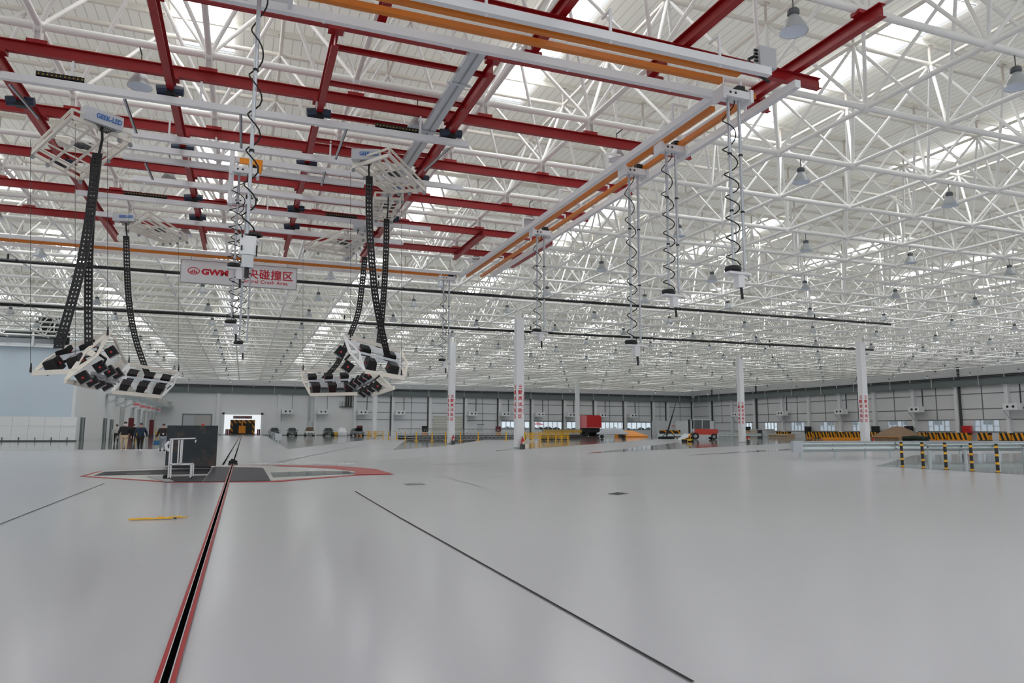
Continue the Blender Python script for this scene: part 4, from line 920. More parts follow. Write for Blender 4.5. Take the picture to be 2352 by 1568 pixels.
o = T('outside_building', 'pale building with grey windows outside the right wall', 'building', (140, 105, 0)); MB().box(138, 150, 60, 160, 0, 9).build('facade', M['outwhite'], o)
mb = MB()
for i in range(26): mb.box(137.9, 138, 62+i*3.7, 64+i*3.7, 2.9, 4.3)
mb.build('windows', M['grey'], o)
# wall mounted air units with shelf and duct
def airunit(label, p, ax):
    o = T('air_unit', label, 'air unit', p, 'white wall mounted air units'); x, y, z = p
    def B(mb, u0, u1, v0, v1, z0, z1):
        if ax == 'x': mb.box(x+u0, x+u1, y-v1, y-v0, z+z0, z+z1)
        else: mb.box(x-v1, x-v0, y-u1, y-u0, z+z0, z+z1)
    mb = MB(); B(mb, -1.1, 1.1, 0.2, 1.5, 0, .95); mb.build('cabinet', M['wallw'], o)
    for u in (-.35, .55):
        c_ = (x+u, y-1.5, z+.45) if ax == 'x' else (x-1.5, y-u, z+.45); d_ = (x+u, y-1.58, z+.45) if ax == 'x' else (x-1.58, y-u, z+.45)
        MB().tube(c_, d_, .19, 12).build('outlet', M['black'], o)
    mb = MB(); B(mb, -1.3, 1.3, 0, 1.6, -.14, 0); mb.build('shelf', M['lgrey'], o)
    mb = MB(); q0, q1 = (((x-1.1, y-1.4, z-.14), (x-1.1, y, z-1.5)) if ax == 'x' else ((x-1.4, y+1.1, z-.14), (x, y+1.1, z-1.5))); mb.bar(q0, q1, .08, .08); mb.build('strut', M['lgrey'], o)
    mb = MB(); B(mb, .95, 1.1, .3, .45, .95, 4.0); mb.build('riser_pipe', M['dgrey'] if x > 20 else M['grey'], o)
for k, x in enumerate([8.7, 16.2, 25.0, 33.5, 51.0, 59.3, 68.4, 76.9, 85.8, 94.6]): airunit('white air unit on the far wall, %s from the left' % ORD[k], (x, YW-.5, 4.75), 'x')
for k, y in enumerate([144.8, 128.9, 112.0, 94.7, 77.5]): airunit('white air unit on the right wall, %s from the far corner' % ORD[k], (XR-.6, y, 4.9), 'y')

# ------------------------------------------------------------------ left walls
MB_ = MB(); MB_.box(-46, XL, 89, 89.3, 0, 10.1); S(MB_, 'wall_front_left', M['wallb'], 'pale blue wall facing the viewer at far left')
MB_ = MB(); MB_.box(XL, XL+.3, 89, YW, 0, ZN+.6); S(MB_, 'wall_left', M['wallw'], 'white left wall with doors and brackets')
o = T('roof_plant', 'grey ducts and pipes on top of the pale blue wall', 'duct', (-24, 90, 10)); mb = MB()
mb.box(-46, -18.6, 88.6, 88.9, 10.1, 10.35); mb.box(-46, -18.5, 89.5, 90.5, 10.35, 11.3); mb.build('duct', M['lgrey'], o)
MB().tube((-46, 88.9, 11.5), (-19, 88.9, 11.5), .28, 8).tube((-46, 88.7, 11.0), (-19.5, 88.7, 11.0), .12, 8).build('dark_pipe', M['dgrey'], o)
MB().box(-46, -19, 88.5, 88.7, 9.95, 10.12).build('handrail', M['white'], o)
MB().box(-21.6, -21.4, 88.4, 88.6, 10, 13.0).box(-17.9, -17.7, 88.4, 88.6, 10, 13.0).build('white_post', M['white'], o)
MB().tube((-20.6, 89.2, 11.4), (-20.6, 89.2, 13.4), .75, 12).tube((-19.0, 89.2, 10.4), (-19.0, 89.2, 13.2), .75, 12).build('black_tank', M['black'], o, smooth=True)
o = T('leaning_panel', 'x', 'panel', (0, 0, 0), 'white panels leaning against the blue wall')
MB().slabq([(-.72, 0, 0), (.72, 0, 0), (.72, .3, 2.45), (-.72, .3, 2.45)], .06).build('panel', M['white'], o); MB().box(-.03, .03, -.1, .1, 0, .3).build('foot', M['dgrey'], o)
MB().bar((-.72, .1, 1.5), (.72, .1, 1.5), .02, .01).build('seam', M['grey'], o)
for k in range(11):
    lab = 'white panel leaning on the blue wall, %s from the right' % ORD[k]; x = -17.5-1.46*k
    if k == 0: o.location = (x, 88.0, .12); o['label'] = lab
    else: dup(o, (x, 88.0, .12), label=lab)
MB_ = MB(); MB_.box(-46, -16.8, 87.2, 88.9, 0, .12); S(MB_, 'trim_20', M['dgrey'], 'dark plinth under the leaning panels')
dn = 4
for k, (y, z, w) in enumerate([(93, 2.6, 1.3), (107, 2.7, 1.4), (112, 2.6, 1.4), (120.5, 4.6, 2.6), (130.5, 4.7, 2.6), (138.5, 4.6, 2.6), (145.5, 4.6, 2.4), (151.5, 4.6, 2.2), (157, 4.6, 2.0), (161.5, 4.6, 1.8)]):
    dn += 1; o = T('door_%d' % dn, 'narrow grey doorway in the left wall, %s from the near end' % ORD[k], None, (XL+.3, y, 0), kind='structure')
    MB().box(XL+.3, XL+.42, y-w/2, y+w/2, 0, z).build('door_leaf', M['grey'] if k < 3 else M['pitpale'], o); MB().box(XL+.3, XL+.5, y-w/2-.1, y-w/2, 0, z).box(XL+.3, XL+.5, y+w/2, y+w/2+.1, 0, z).build('door_frame', M['girt'] if k < 3 else M['lgrey'], o)
    if k > 3:
        s = T('door_sign', 'small red and white sign above a left doorway, %s back' % ORD[k-4], 'sign', (XL+1.0, y, z+.4), 'red signs over the left doorways')
        MB().box(XL+.3, XL+1.5, y-.06, y, z+.1, z+.9).build('board', M['c_white'], s); MB().box(XL+.5, XL+1.45, y-.09, y-.06, z+.35, z+.75).build('red_band', M['pinkred'], s)
for k in range(8):
    y = 107.5+8.0*k; o = T('wall_shelf', 'grey cantilever shelf with pale unit on the left wall, %s back' % ORD[k], 'shelf', (XL+.3, y, 5.9), 'grey shelves on the left wall')
    MB().box(XL+.3, XL+3.6, y-.9, y+.9, 5.75, 5.98).build('deck', M['galv'], o); MB().bar((XL+.3, y-.8, 4.5), (XL+2.4, y-.8, 5.7), .14, .16).build('strut', M['galv'], o)
    MB().box(XL+1.0, XL+3.2, y-.6, y+.6, 5.98, 6.9).build('pale_unit', M['c_pale'], o)
for k, (x, y) in enumerate([(-15.4, 142), (-15.5, 118)]):
    o = T('red_hydrant_box', 'tall dark red fire box by the left wall, %s' % ('farther one' if k == 0 else 'nearer one'), 'fire box', (x, y, 0)); MB().box(x-.35, x+.35, y-.2, y+.2, .2, 2.9).build('cabinet', M['maroon'], o); MB().box(x-.4, x+.4, y-.25, y+.25, 0, .2).build('plinth', M['dgrey'], o)
    o = T('yellow_cart', 'yellow barrier cart beside the dark red fire box, %s' % ('farther one' if k == 0 else 'nearer one'), 'cart', (x+1.2, y, 0)); MB().box(x+.7, x+1.8, y-.3, y+.3, .3, .7).box(x+.7, x+.8, y-.3, y-.2, .7, 1.6).build('body', M['ycol'], o)
    for s in (-.3, .3): MB().tube((x+.9, y+s, .15), (x+.9, y+s*1.1, .15), .15, 8).tube((x+1.6, y+s, .15), (x+1.6, y+s*1.1, .15), .15, 8).build('wheel', M['rubber'], o)

# ------------------------------------------------------------------ steel block and aluminium stand
bl = T('impact_block', 'large scuffed dark steel block standing on the crash pit', 'steel block', (-1.75, 28.4, 0))
A = Vector((-2.56, 28.35, 0)); Bq = Vector((-.86, 27.7, 0)); dp = Vector((-.12, 1.3, 0))
mb = MB(); mb.prism([tuple((A)[:2]), tuple((Bq)[:2]), tuple((Bq+dp)[:2]), tuple((A+dp)[:2])], .10, 1.52); mb.build('block', M['slab'], bl)
mb = MB(); a_ = A.lerp(Bq, .06); b_ = A.lerp(Bq, .9); mb.prism([tuple(a_[:2]), tuple(b_[:2]), tuple((b_+dp)[:2]), tuple((a_+dp)[:2])], .03, .10); mb.build('base', M['black'], bl)
mb = MB(); mb.slabq([A+Vector((.95, -.375, .9)), A+Vector((1.0, -.395, .95)), A+Vector((1.0, -.395, 1.03)), A+Vector((.95, -.375, 1.0))], .008); mb.build('white_sticker', M['c_white'], bl)
st = T('aluminium_stand', 'white aluminium profile stand in front of the steel block', 'stand', (-1.65, 22.4, 0))
X = (-1.91, -1.35); Yy = (22.1, 22.6)
def prof(mb, a, b): mb.bar(a, b, .03, .03)
mb = MB()
prof(mb, (-1.90, 22.1, .05), (-1.90, 22.1, 1.12)); prof(mb, (-1.90, 22.6, .05), (-1.90, 22.6, 1.12)); prof(mb, (-1.84, 22.1, .05), (-1.84, 22.1, 1.1)); prof(mb, (-1.62, 22.1, .42), (-1.62, 22.1, 1.1)); prof(mb, (-1.68, 22.1, .42), (-1.68, 22.1, 1.1)); prof(mb, (-1.62, 22.6, .42), (-1.62, 22.6, 1.1))
prof(mb, (-1.34, 22.1, .03), (-1.34, 22.1, .42)); prof(mb, (-1.34, 22.6, .03), (-1.34, 22.6, .42)); prof(mb, (-1.27, 22.1, .1), (-1.27, 22.1, .42)); mb.build('uprights', M['white'], st)
mb = MB(); prof(mb, (-1.92, 22.1, 1.12), (-1.28, 22.1, 1.14)); prof(mb, (-1.92, 22.6, 1.12), (-1.28, 22.6, 1.14)); prof(mb, (-1.9, 22.1, .42), (-1.3, 22.1, .42)); prof(mb, (-1.9, 22.6, .42), (-1.3, 22.6, .42)); prof(mb, (-1.9, 22.1, .42), (-1.9, 22.6, .42)); prof(mb, (-1.3, 22.1, 1.14), (-1.3, 22.6, 1.14))
mb.build('cross_bars', M['white'], st)
MB().ball((-1.60, 22.2, 1.19), .03, 8).build('knob', M['black'], st)
for x in (-1.90, -1.34):
    for y in (22.1, 22.6): MB().tube((x, y, 0), (x, y, .05), .035, 8).build('foot', M['black'], st)
MB().path([(-1.94, 22.3, 1.05), (-2.02, 22.3, .95), (-2.0, 22.3, .85), (-1.93, 22.3, .8)], .045, 6).build('cloth_wad', M['c_white'], st)
MB().ball((-1.99, 22.3, .08), .07, 8).build('black_pouch', M['black'], st)

# ------------------------------------------------------------------ guardrails, bollards
def wrail(o, a, b, z0, z1, th=.07, m=M['galv'], nm='rail_panel'):
    a = Vector(a); b = Vector(b); d = (b-a).normalized(); n = Vector((d.y, -d.x, 0)); prof_ = [(0, z0), (.5, z0+(z1-z0)*.08), (1, z0+(z1-z0)*.25), (0, z0+(z1-z0)*.5), (1, z0+(z1-z0)*.75), (.5, z0+(z1-z0)*.92), (0, z1)]
    mb = MB(); vs = []
    for p in (a, b):
        for k, z in prof_: vs.append(Vector((p.x, p.y, z))+n*k*th)
        for k, z in reversed(prof_): vs.append(Vector((p.x, p.y, z))+n*(k*th-.012))
    m_ = len(prof_)*2; mb.add(vs, [(i, (i+1) % m_, m_+(i+1) % m_, m_+i) for i in range(m_)]+[tuple(range(m_-1, -1, -1)), tuple(range(m_, 2*m_))]); mb.build(nm, m, o)
def guardrail(label, pts, post, zt=.86, group=None, end=True, lo=.34):
    pts = [Vector((p[0], p[1], 0)) for p in pts]; o = T('guardrail', label, 'guardrail', pts[0], group)
    for a, b in zip(pts, pts[1:]): wrail(o, a, b, lo, zt)
    for p in post: MB().tube((p[0], p[1]+.12, 0), (p[0], p[1]+.12, zt-.06), .075, 12).build('post', M['galv'], o, smooth=False)
    if end:
        p = pts[0]; MB().box(p.x-.35, p.x+.28, p.y-.12, p.y+.08, lo-.02, zt+.04).build('end_plate', M['alu'], o)
    mb = MB()
    for a, b in zip(pts, pts[1:]):
        n = max(1, int((b-a).length/2))
        for i in range(n+1): q = a.lerp(b, i/n); mb.tube((q.x, q.y-.09, lo+.13), (q.x, q.y-.06, lo+.13), .025, 6); mb.tube((q.x, q.y-.09, zt-.13), (q.x, q.y-.06, zt-.13), .025, 6)
    mb.build('bolts', M['dgrey'], o)
    MB().bar(Vector((pts[0].x, pts[0].y, zt+.01)), Vector((pts[-1].x, pts[-1].y, zt+.01)), .09, .03).build('cap_rail', M['alu'], o)
guardrail('long galvanised guardrail at the right behind the striped bollards', [(27.0, 29.9), (34.2, 30.3)], [(27.3, 29.9), (29.8, 30.05), (32.0, 30.15), (34.0, 30.3)])
guardrail('galvanised guardrail continuing to the right edge of the view', [(34.2, 30.25), (41, 29.2), (48, 28)], [(36, 30), (38.5, 29.6), (41, 29.2), (45, 28.6)], end=False)
guardrail('nearer galvanised guardrail just behind the right bollards', [(27.6, 22.85), (36.5, 23.5)], [(27.9, 22.85), (30.4, 23.1), (32.7, 23.25), (34.6, 23.35)], zt=.93, lo=.62, end=False)
guardrail('long guardrail receding on the left of the parked cars', [(3.25, 73.8), (4.3, 118), (4.8, 160)], [(3.3, 74), (3.6, 84), (3.8, 95), (4.0, 106), (4.3, 118), (4.5, 132), (4.7, 150)], zt=.9)
guardrail('low guardrail behind the tripod mast and ramp', [(70.0, 112), (84.0, 110.5)], [(70.5, 112), (75, 111.5), (79.5, 111), (83.5, 110.6)], zt=.8)
guardrail('low guardrail right of the forklift along the wall', [(86, 118), (96.0, 116)], [(87, 118), (91, 117), (95, 116.2)], zt=.9)
bo_ = T('bollard', 'x', 'bollard', (0, 0, 0), 'black and yellow bollards')
MB().tube((0, 0, .012), (0, 0, 1.0), .058, 16).build('post', M['bollard'], bo_, smooth=False); MB().tube((0, 0, 1.0), (0, 0, 1.012), .055, 16, .04).build('cap', M['black'], bo_); MB().tube((0, 0, 0), (0, 0, .014), .10, 12).build('base_plate', M['black'], bo_)
for k, (x, y) in enumerate([(24.85, 21.7), (24.93, 20.82), (24.95, 19.86), (24.94, 18.82), (24.85, 17.8)]):
    lab = 'black bollard with yellow bands, %s of the five from the left' % ORD[k]
    if k == 0: bo_.location = (x, y, 0); bo_['label'] = lab
    else: dup(bo_, (x, y, 0), label=lab)

# ------------------------------------------------------------------ yellow fence
fp = [(17.6, 109.0), (18.3, 106.5), (18.9, 104.0), (19.25, 101.5), (19.7, 98.0), (20.15, 94.5), (20.5, 89.5), (22.3, 88.5), (24.0, 88.3), (25.9, 88.1), (28.2, 87.9), (31.9, 87.6), (34.4, 87.4), (35.4, 87.3), (36.5, 87.2), (37.6, 87.1), (38.7, 87.05), (39.5, 87.0), (40.4, 86.9)]
fo = T('barrier_fence', 'long yellow belt fence with posts curving between the columns', 'fence', (17.6, 109, 0))
for k, (x, y) in enumerate(fp):
    mb = MB(); mb.box(x-.06, x+.06, y-.06, y+.06, .03, 1.15); mb.box(x-.28, x+.28, y-.2, y+.2, 0, .04)
    if k in (0, 1, 13, 14, 17, 18):
        for z in (.25, .5, .75, 1.0): mb.box(x-.3, x+.3, y-.04, y+.04, z, z+.07)
    mb.build('post', M['ycol'], fo)
for k, (a, b) in enumerate(zip(fp, fp[1:])):
    mb = MB()
    for z in (.35, .6, .85, 1.05): mb.bar((a[0], a[1], z), (b[0], b[1], z), .03, .05)
    if k > 11 or k < 1:
        for i in range(1, 6): t = i/6; mb.bar((a[0]+(b[0]-a[0])*t, a[1]+(b[1]-a[1])*t, .3), (a[0]+(b[0]-a[0])*t, a[1]+(b[1]-a[1])*t, 1.05), .04, .05)
    mb.build('panel', M['ycol'] if (k > 11 or k < 2) else M['lgrey'], fo)
def barrier(label, x0, x1, y0, y1, h, kind, n, group=None):
    """row of long low dark barriers with pale pattern"""
    for i in range(n):
        t0, t1 = i/n, (i+1)/n; a = Vector((x0+(x1-x0)*t0, y0+(y1-y0)*t0, 0)); b = Vector((x0+(x1-x0)*(t1-.02/n), y0+(y1-y0)*(t1-.02/n), 0)); o = T('crash_barrier', '%s, %s section from the left' % (label, ORD[i]), 'barrier', a, group)
        MB().bar(a+Vector((0, 0, .32)), b+Vector((0, 0, .32)), .5, .62).build('base_block', M['black'], o)
        mb = MB(); mt = MB()
        for z in ((.75, .95, 1.15, 1.35, 1.5) if kind else (.8, 1.5)): mb.bar(a+Vector((0, 0, z)), b+Vector((0, 0, z)), .2, .07)
        L = (b-a).length; m_ = max(3, int(L/.55))
        for j in range(m_):
            p = a.lerp(b, (j+.1)/m_); q_ = a.lerp(b, (j+.5)/m_); r_ = a.lerp(b, (j+.9)/m_)
            mt.bar(p+Vector((0, -.27, 1.45)), q_+Vector((0, -.27, .85)), .05, .05); mt.bar(q_+Vector((0, -.27, .85)), r_+Vector((0, -.27, 1.45)), .05, .05); mt.bar(p+Vector((0, -.27, .42)), q_+Vector((0, -.27, .22)), .03, .03); mt.bar(q_+Vector((0, -.27, .22)), r_+Vector((0, -.27, .42)), .03, .03)
        mb.build('dark_slats', M['dgrey'], o); mt.build('pale_lattice', M['c_pale'] if not kind else M['ycol'], o)
barrier('long low black barrier with pale zigzag lattice', 20.5, 40.0, 101, 101, 1.5, 0, 6, 'black lattice barriers')
barrier('black and yellow layered barrier behind the fence', 41.0, 56.5, 97, 116, 1.5, 1, 6, 'black and yellow layered barriers')

# ------------------------------------------------------------------ striped blocks along the right wall
def hblock(label, x, y, w, group, m='hazard', h=1.0):
    o = T('striped_block', label, 'barrier block', (x, y, 0), group)
    MB().prism([(x-.55, y-w/2), (x+.35, y-w/2), (x+.35, y+w/2), (x-.55, y+w/2)], .12, .12+h).build('block', M[m], o)
    MB().box(x-.6, x+.4, y-w/2, y+w/2, 0, .12).build('foot', M['obar'] if random.random() < .5 else M['dgrey'], o)
ys = [140.5, 138.6, 127.5, 125.6, 118.4, 116.4, 114.4, 112.4, 110.4, 108.4, 106.4, 104.4, 102.4, 100.4, 98.4, 96.2, 94.2, 92.2, 90.2, 88.2, 86.2, 84.4, 81, 77.5, 75.5, 73.5]
for k, y in enumerate(ys): hblock('orange and black striped block by the right wall, %s from the far end' % ORD[k], XR-3.2, y, 1.75, 'striped blocks along the right wall', h=1.15)
for k, (x, y) in enumerate([(89.5, 141), (91.6, 141.6), (93.7, 142.2)]): hblock('orange and black striped block right of the orange ramp, %s' % ('left', 'middle', 'right')[k], x, y, 2.0, 'striped blocks beside the ramp', 'hazardx', 1.4)
o = T('timber_stack', 'stack of curved brown boards against the right wall', 'board stack', (106, 131, 0))
for k in range(4):
    pts = [(104.5+.7*abs(t)*abs(t)*.1, 131+t*3.6, .25+.33*k+.12*(1-t*t)) for t in [i/6-1 for i in range(13)]]; MB().path(pts, .14, 6).build('board', M['c_beige'], o)
MB().box(104.2, 105.2, 126.8, 127.2, 0, 1.6).build('frame', M['dgrey'], o)
o = T('timber_stack', 'flat orange brown board stack between striped blocks', 'board stack', (106, 121, 0)); MB().box(104.5, 106.5, 118.5, 124, 0, .8).build('boards', M['c_beige'], o); MB().box(104.4, 104.5, 118.5, 124, .35, .45).build('strap', M['dgrey'], o)
o = T('white_container', 'flat white box on the stack by the right wall', 'box', (107, 130, 0)); MB().box(107, 109, 127.5, 133, 0, 1.75).build('box_body', M['lgrey'], o); MB().box(106.9, 109.1, 127.4, 133.1, 1.75, 1.82).build('lid', M['white'], o)
# sand pile
o = T('sand_pile', 'large brown sand heap before the right wall', 'sand pile', (105, 91, 0), kind='stuff'); cc = AX(2062, 1003, 102); mb = MB(); n = 40; rings = [(4.6, 0), (4.0, .32), (3.0, .95), (1.9, 1.6), (.9, 2.1), (.3, 2.25), (.001, 2.27)]
vs = []; fs = []
for r_, z_ in rings: vs += [(cc.x+r_*1.05*math.cos(2*math.pi*i/n)*(1+.06*math.sin(3*i)), cc.y+r_*1.0*math.sin(2*math.pi*i/n)*(1+.05*math.cos(2*i)), z_+.04*random.random()) for i in range(n)]
for k in range(len(rings)-1): fs += [(k*n+i, k*n+(i+1) % n, (k+1)*n+(i+1) % n, (k+1)*n+i) for i in range(n)]
mb.add(vs, fs); mb.build('heap', M['sand'], o, smooth=True)
o = T('safety_net', 'dark net roll in front of the sand heap', 'net', (cc.x-2, cc.y-4, 0)); mb = MB()
a0 = AX(2075, 1004, 98.5); a1_ = AX(2130, 1004, 98.5); mb.path([(a0.x, a0.y, .3), (a0.x, (a0.y+a1_.y)/2, .42), (a1_.x, a1_.y, .3)], .38, 8); mb.build('net_roll', M['net'], o)
o = T('rusty_trough', 'brown steel trough at the left foot of the sand heap', 'trough', (97, 94, 0)); a0 = AX(2006, 1008, 96); MB().box(a0.x-1, a0.x+1, a0.y-4, a0.y, 0, .5).build('trough', M['sand'], o); MB().box(a0.x-1.1, a0.x+1.1, a0.y-4.1, a0.y+.1, .5, .56).build('rim', M['obar'], o)
o = T('orange_floor_beam', 'long orange beam lying before the striped blocks', 'beam', (88, 93, 0)); a0 = G(1890, 1009); a1_ = G(1975, 1009.5); MB().bar((a0.x, a0.y, .15), (a1_.x, a1_.y, .15), .3, .28).build('beam', M['obar'], o); MB().bar((a0.x, a0.y, .32), (a1_.x, a1_.y, .32), .15, .06).build('top_strip', M['ycol'], o)

# ------------------------------------------------------------------ vehicles and equipment in the middle distance
def loft(mb, st):
    """stations: (y, half width, z bottom, z top, half width at top)"""
    vs = []; fs = []
    for y, w, z0, z1, wt in st: vs += [(-w*.92, y, z0), (w*.92, y, z0), (w, y, z0+(z1-z0)*.35), (w*.98, y, z0+(z1-z0)*.7), (wt, y, z1), (-wt, y, z1), (-w*.98, y, z0+(z1-z0)*.7), (-w, y, z0+(z1-z0)*.35)]
    for k in range(len(st)-1): fs += [(k*8+i, k*8+(i+1) % 8, (k+1)*8+(i+1) % 8, (k+1)*8+i) for i in range(8)]
    fs += [tuple(range(7, -1, -1)), tuple(range(len(vs)-8, len(vs)))]; mb.add(vs, fs); return mb
def car(label, x, y, paint, hood=None, rz=0.0, group='parked cars by the far wall'):
    o = T('car', label, 'car', (0, 0, 0), group)
    loft(MB(), [(-2.25, .75, .3, .65, .7), (-2.15, .88, .22, .85, .8), (-1.2, .93, .2, 1.0, .84), (0, .95, .2, 1.05, .86), (1.6, .94, .2, 1.1, .85), (2.2, .85, .3, 1.05, .8)]).build('body', paint, o)
    loft(MB(), [(-1.15, .80, .98, 1.04, .78), (-.45, .82, 1.0, 1.55, .60), (.9, .82, 1.0, 1.62, .62), (1.9, .80, 1.05, 1.2, .7)]).build('cabin', M['glass'], o)
    loft(MB(), [(-.42, .6, 1.54, 1.60, .56), (1.0, .62, 1.6, 1.68, .58), (1.5, .6, 1.42, 1.5, .56)]).build('roof', paint, o)
    for s in (-1, 1):
        for yy in (-1.4, 1.35): MB().tube((s*.72, yy, .33), (s*.95, yy, .33), .33, 16).build('wheel', M['rubber'], o)
        MB().box(s*.72-.16, s*.72+.16, -2.24, -2.12, .62, .76).build('headlight', M['lens'] if paint != M['carwhite'] else M['lgrey'], o)
        MB().box(min(s*.95, s*1.12), max(s*.95, s*1.12), -.75, -.6, 1.02, 1.18).build('wing_mirror', paint, o)
    MB().box(-.5, .5, -2.3, -2.2, .38, .62).build('grille', M['black'], o)
    MB().box(-.26, .26, -2.32, -2.29, .40, .50).build('number_plate', M['lgrey'], o)
    if hood: MB().slabq([(-.75, -1.1, 1.05), (.75, -1.1, 1.05), (.68, -1.55, 1.75), (-.68, -1.55, 1.75)], .05).build('raised_hood', hood, o)
    o.location = (x, y, 0); o.rotation_euler = (0, 0, rz); return o
car('dark green car partly behind the receding guardrail', 6.1, 160.5, M['cargreen'])
car('dark green car second from the left by the far wall', 9.45, 156.5, M['cargreen'])
car('white car with beige hood raised', 12.95, 156.5, M['carwhite'], M['sand'])
car('dark green car beside the covered one', 16.45, 153.0, M['cargreen'])
car('silver car with black hood raised at the right end', 22.3, 152.5, M['carsilver'], M['black'], .15)
def covered(label, c, L, Wd, H_, m, rz=0, legs=False):
    o = T('covered_car', label, 'covered car', (0, 0, 0)); n = 26; prof_ = [(1.0, 0.02 if not legs else .45), (1.0, .42), (.97, .56), (.78, .68), (.66, .93), (.50, 1.0), (.2, 1.02), (.001, 1.02)]; vs = []; fs = []
    for k, (r_, z_) in enumerate(prof_):
        for i in range(n):
            a = 2*math.pi*i/n; ca, sa = math.cos(a), math.sin(a); e = .55
            px = math.copysign(abs(ca)**e, ca); py = math.copysign(abs(sa)**e, sa); fold = 1+.05*math.sin(i*2.4)*(1-z_)
            vs.append((px*Wd/2*r_*fold, py*L/2*r_*fold, z_*H_+.03*math.sin(i*1.7+k)))
    for k in range(len(prof_)-1): fs += [(k*n+i, k*n+(i+1) % n, (k+1)*n+(i+1) % n, (k+1)*n+i) for i in range(n)]
    MB().add(vs, fs).build('sheet', m, o, smooth=True)
    for sx in (-1, 1):
        for sy in (-1, 1): MB().tube((sx*Wd*.34, sy*L*.34, .32), (sx*Wd*.44, sy*L*.34, .32), .32, 12).build('wheel', M['black'], o)
    o.location = c; o.rotation_euler = (0, 0, rz)
covered('car under a white sheet among the parked cars', (19.25, 153.5, 0), 4.3, 2.2, 1.6, M['sheet'])
o = T('yellow_trolley', 'small yellow trolley beside the white sheeted car', 'trolley', (17.9, 152.4, 0)); MB().box(17.5, 18.3, 152, 152.8, .15, .75).build('body', M['ycol'], o); MB().tube((17.6, 152, .12), (17.6, 152.8, .12), .12, 8).build('wheels', M['rubber'], o)
covered('car under a grey sheet on dark wheels in mid hall', (59.6, 110.0, 0), 5.4, 2.2, 1.72, M['sheetg'], math.radians(65), True)
o = T('cargo_box', 'dark red cargo box with rounded corners beside the far plain column', 'truck box', (78, 152, 0))
q0, q1 = AY(1345, 985, 152), AY(1377, 985, 152)
MB().prism([(q0.x, 1.9), (q1.x-.3, 1.9), (q1.x, 2.2), (q1.x, 4.5), (q1.x-.4, 4.9), (q0.x+.2, 4.9), (q0.x, 4.7)], 0, 5.0, T=lambda v: Vector((v.x, 151+v.z, v.y))).build('box', M['ext_red'], o)
MB().box(q0.x-1.1, q0.x, 151.2, 155, 1.9, 4.8).build('side_panel', M['pinkred'], o)
MB().box(q0.x-1, q1.x-.2, 151.5, 155.5, .9, 1.9).build('chassis', M['black'], o)
for x in (q0.x, q1.x-.9): MB().tube((x, 151.2, .5), (x, 155.5, .5), .5, 14).build('wheel', M['rubber'], o)
mb = MB()
for i in range(11): mb.box(q0.x+.1+i*.28, q0.x+.24+i*.28, 150.95, 151, 2.0, 2.12)
mb.build('reflector_strip', M['c_white'], o)
o = T('portable_cabin', 'long pale grey cabin in front of the far right corner', 'cabin', (104, 148, 0))
c0_, c1_ = AY(1510, 990, 150), AY(1640, 990, 143)
MB().prism([(c0_.x, 150), (c1_.x-6.5, 150), (c1_.x-6.5, 152.5), (c0_.x, 152.5)], .15, 3.7).prism([(c1_.x-6.4, 149.5), (c1_.x, 143), (c1_.x+1.5, 144.5), (c1_.x-4.9, 151)], .15, 3.7).build('cabin_wall', M['lgrey'], o)
MB().prism([(c0_.x, 149.95), (c1_.x-6.4, 149.95), (c1_.x-6.4, 150.05), (c0_.x, 150.05)], 0, .15).build('plinth', M['dgrey'], o)
MB().box(c0_.x+4, c0_.x+5, 149.93, 149.97, 2.4, 2.7).box(c0_.x+5.3, c0_.x+6.6, 149.93, 149.97, 2.4, 2.7).build('red_marks', M['pinkred'], o)
o = T('wedge_ramp', 'bright orange wedge ramp on the floor in mid hall', 'ramp', (79, 137, 0)); q0, q1 = AY(1427, 1000, 136), AY(1478, 1000, 136)
MB().add([(q0.x, 134, 0), (q1.x, 134, 0), (q1.x, 139, 0), (q0.x, 139, 0), (q0.x+.3, 138, 1.35), (q1.x-1.5, 138, 1.35), (q1.x, 139, .4), (q0.x, 139, 1.35), (q1.x-1.5, 139, 1.35), (q1.x, 134, .25), (q0.x, 134, .25)], [(0,1,9,10), (10,9,5,4), (9,6,8,5), (4,5,8,7), (1,2,6,9), (2,3,7,8,6), (3,0,10,4,7)]).build('ramp', M['obar'], o)
MB().box(q0.x-.7, q0.x, 134, 136, 0, .9).build('hazard_end', M['hazardx'], o)
# boom mast on tripod
o = T('boom_mast', 'tall slanted black telescopic mast on a tripod base', 'mast', (66.5, 103, 0)); b0_, b1__ = AY(1531, 1000, 103), AY(1552, 927, 103)
MB().tube(b0_, b0_.lerp(b1__, .6), .16, 8, .11).tube(b0_.lerp(b1__, .6), b1__, .09, 8, .05).build('boom', M['black'], o); MB().bar(b0_.lerp(b1__, .92), b0_.lerp(b1__, .92)+Vector((.7, 0, .0)), .12, .12).build('bracket', M['c_white'], o)
for dx in (-1.2, .4, 2.2): MB().tube(b0_+Vector((.4, 0, .9)), (b0_.x+dx, 103+(.9 if dx == .4 else 0), 0), .06, 6).build('tripod_leg', M['black'], o)
MB().box(b0_.x-1.3, b0_.x+1.2, 102.5, 103.5, 0, .35).box(b0_.x-.2, b0_.x+5, 103, 103.2, .3, .45).build('base', M['black'], o)
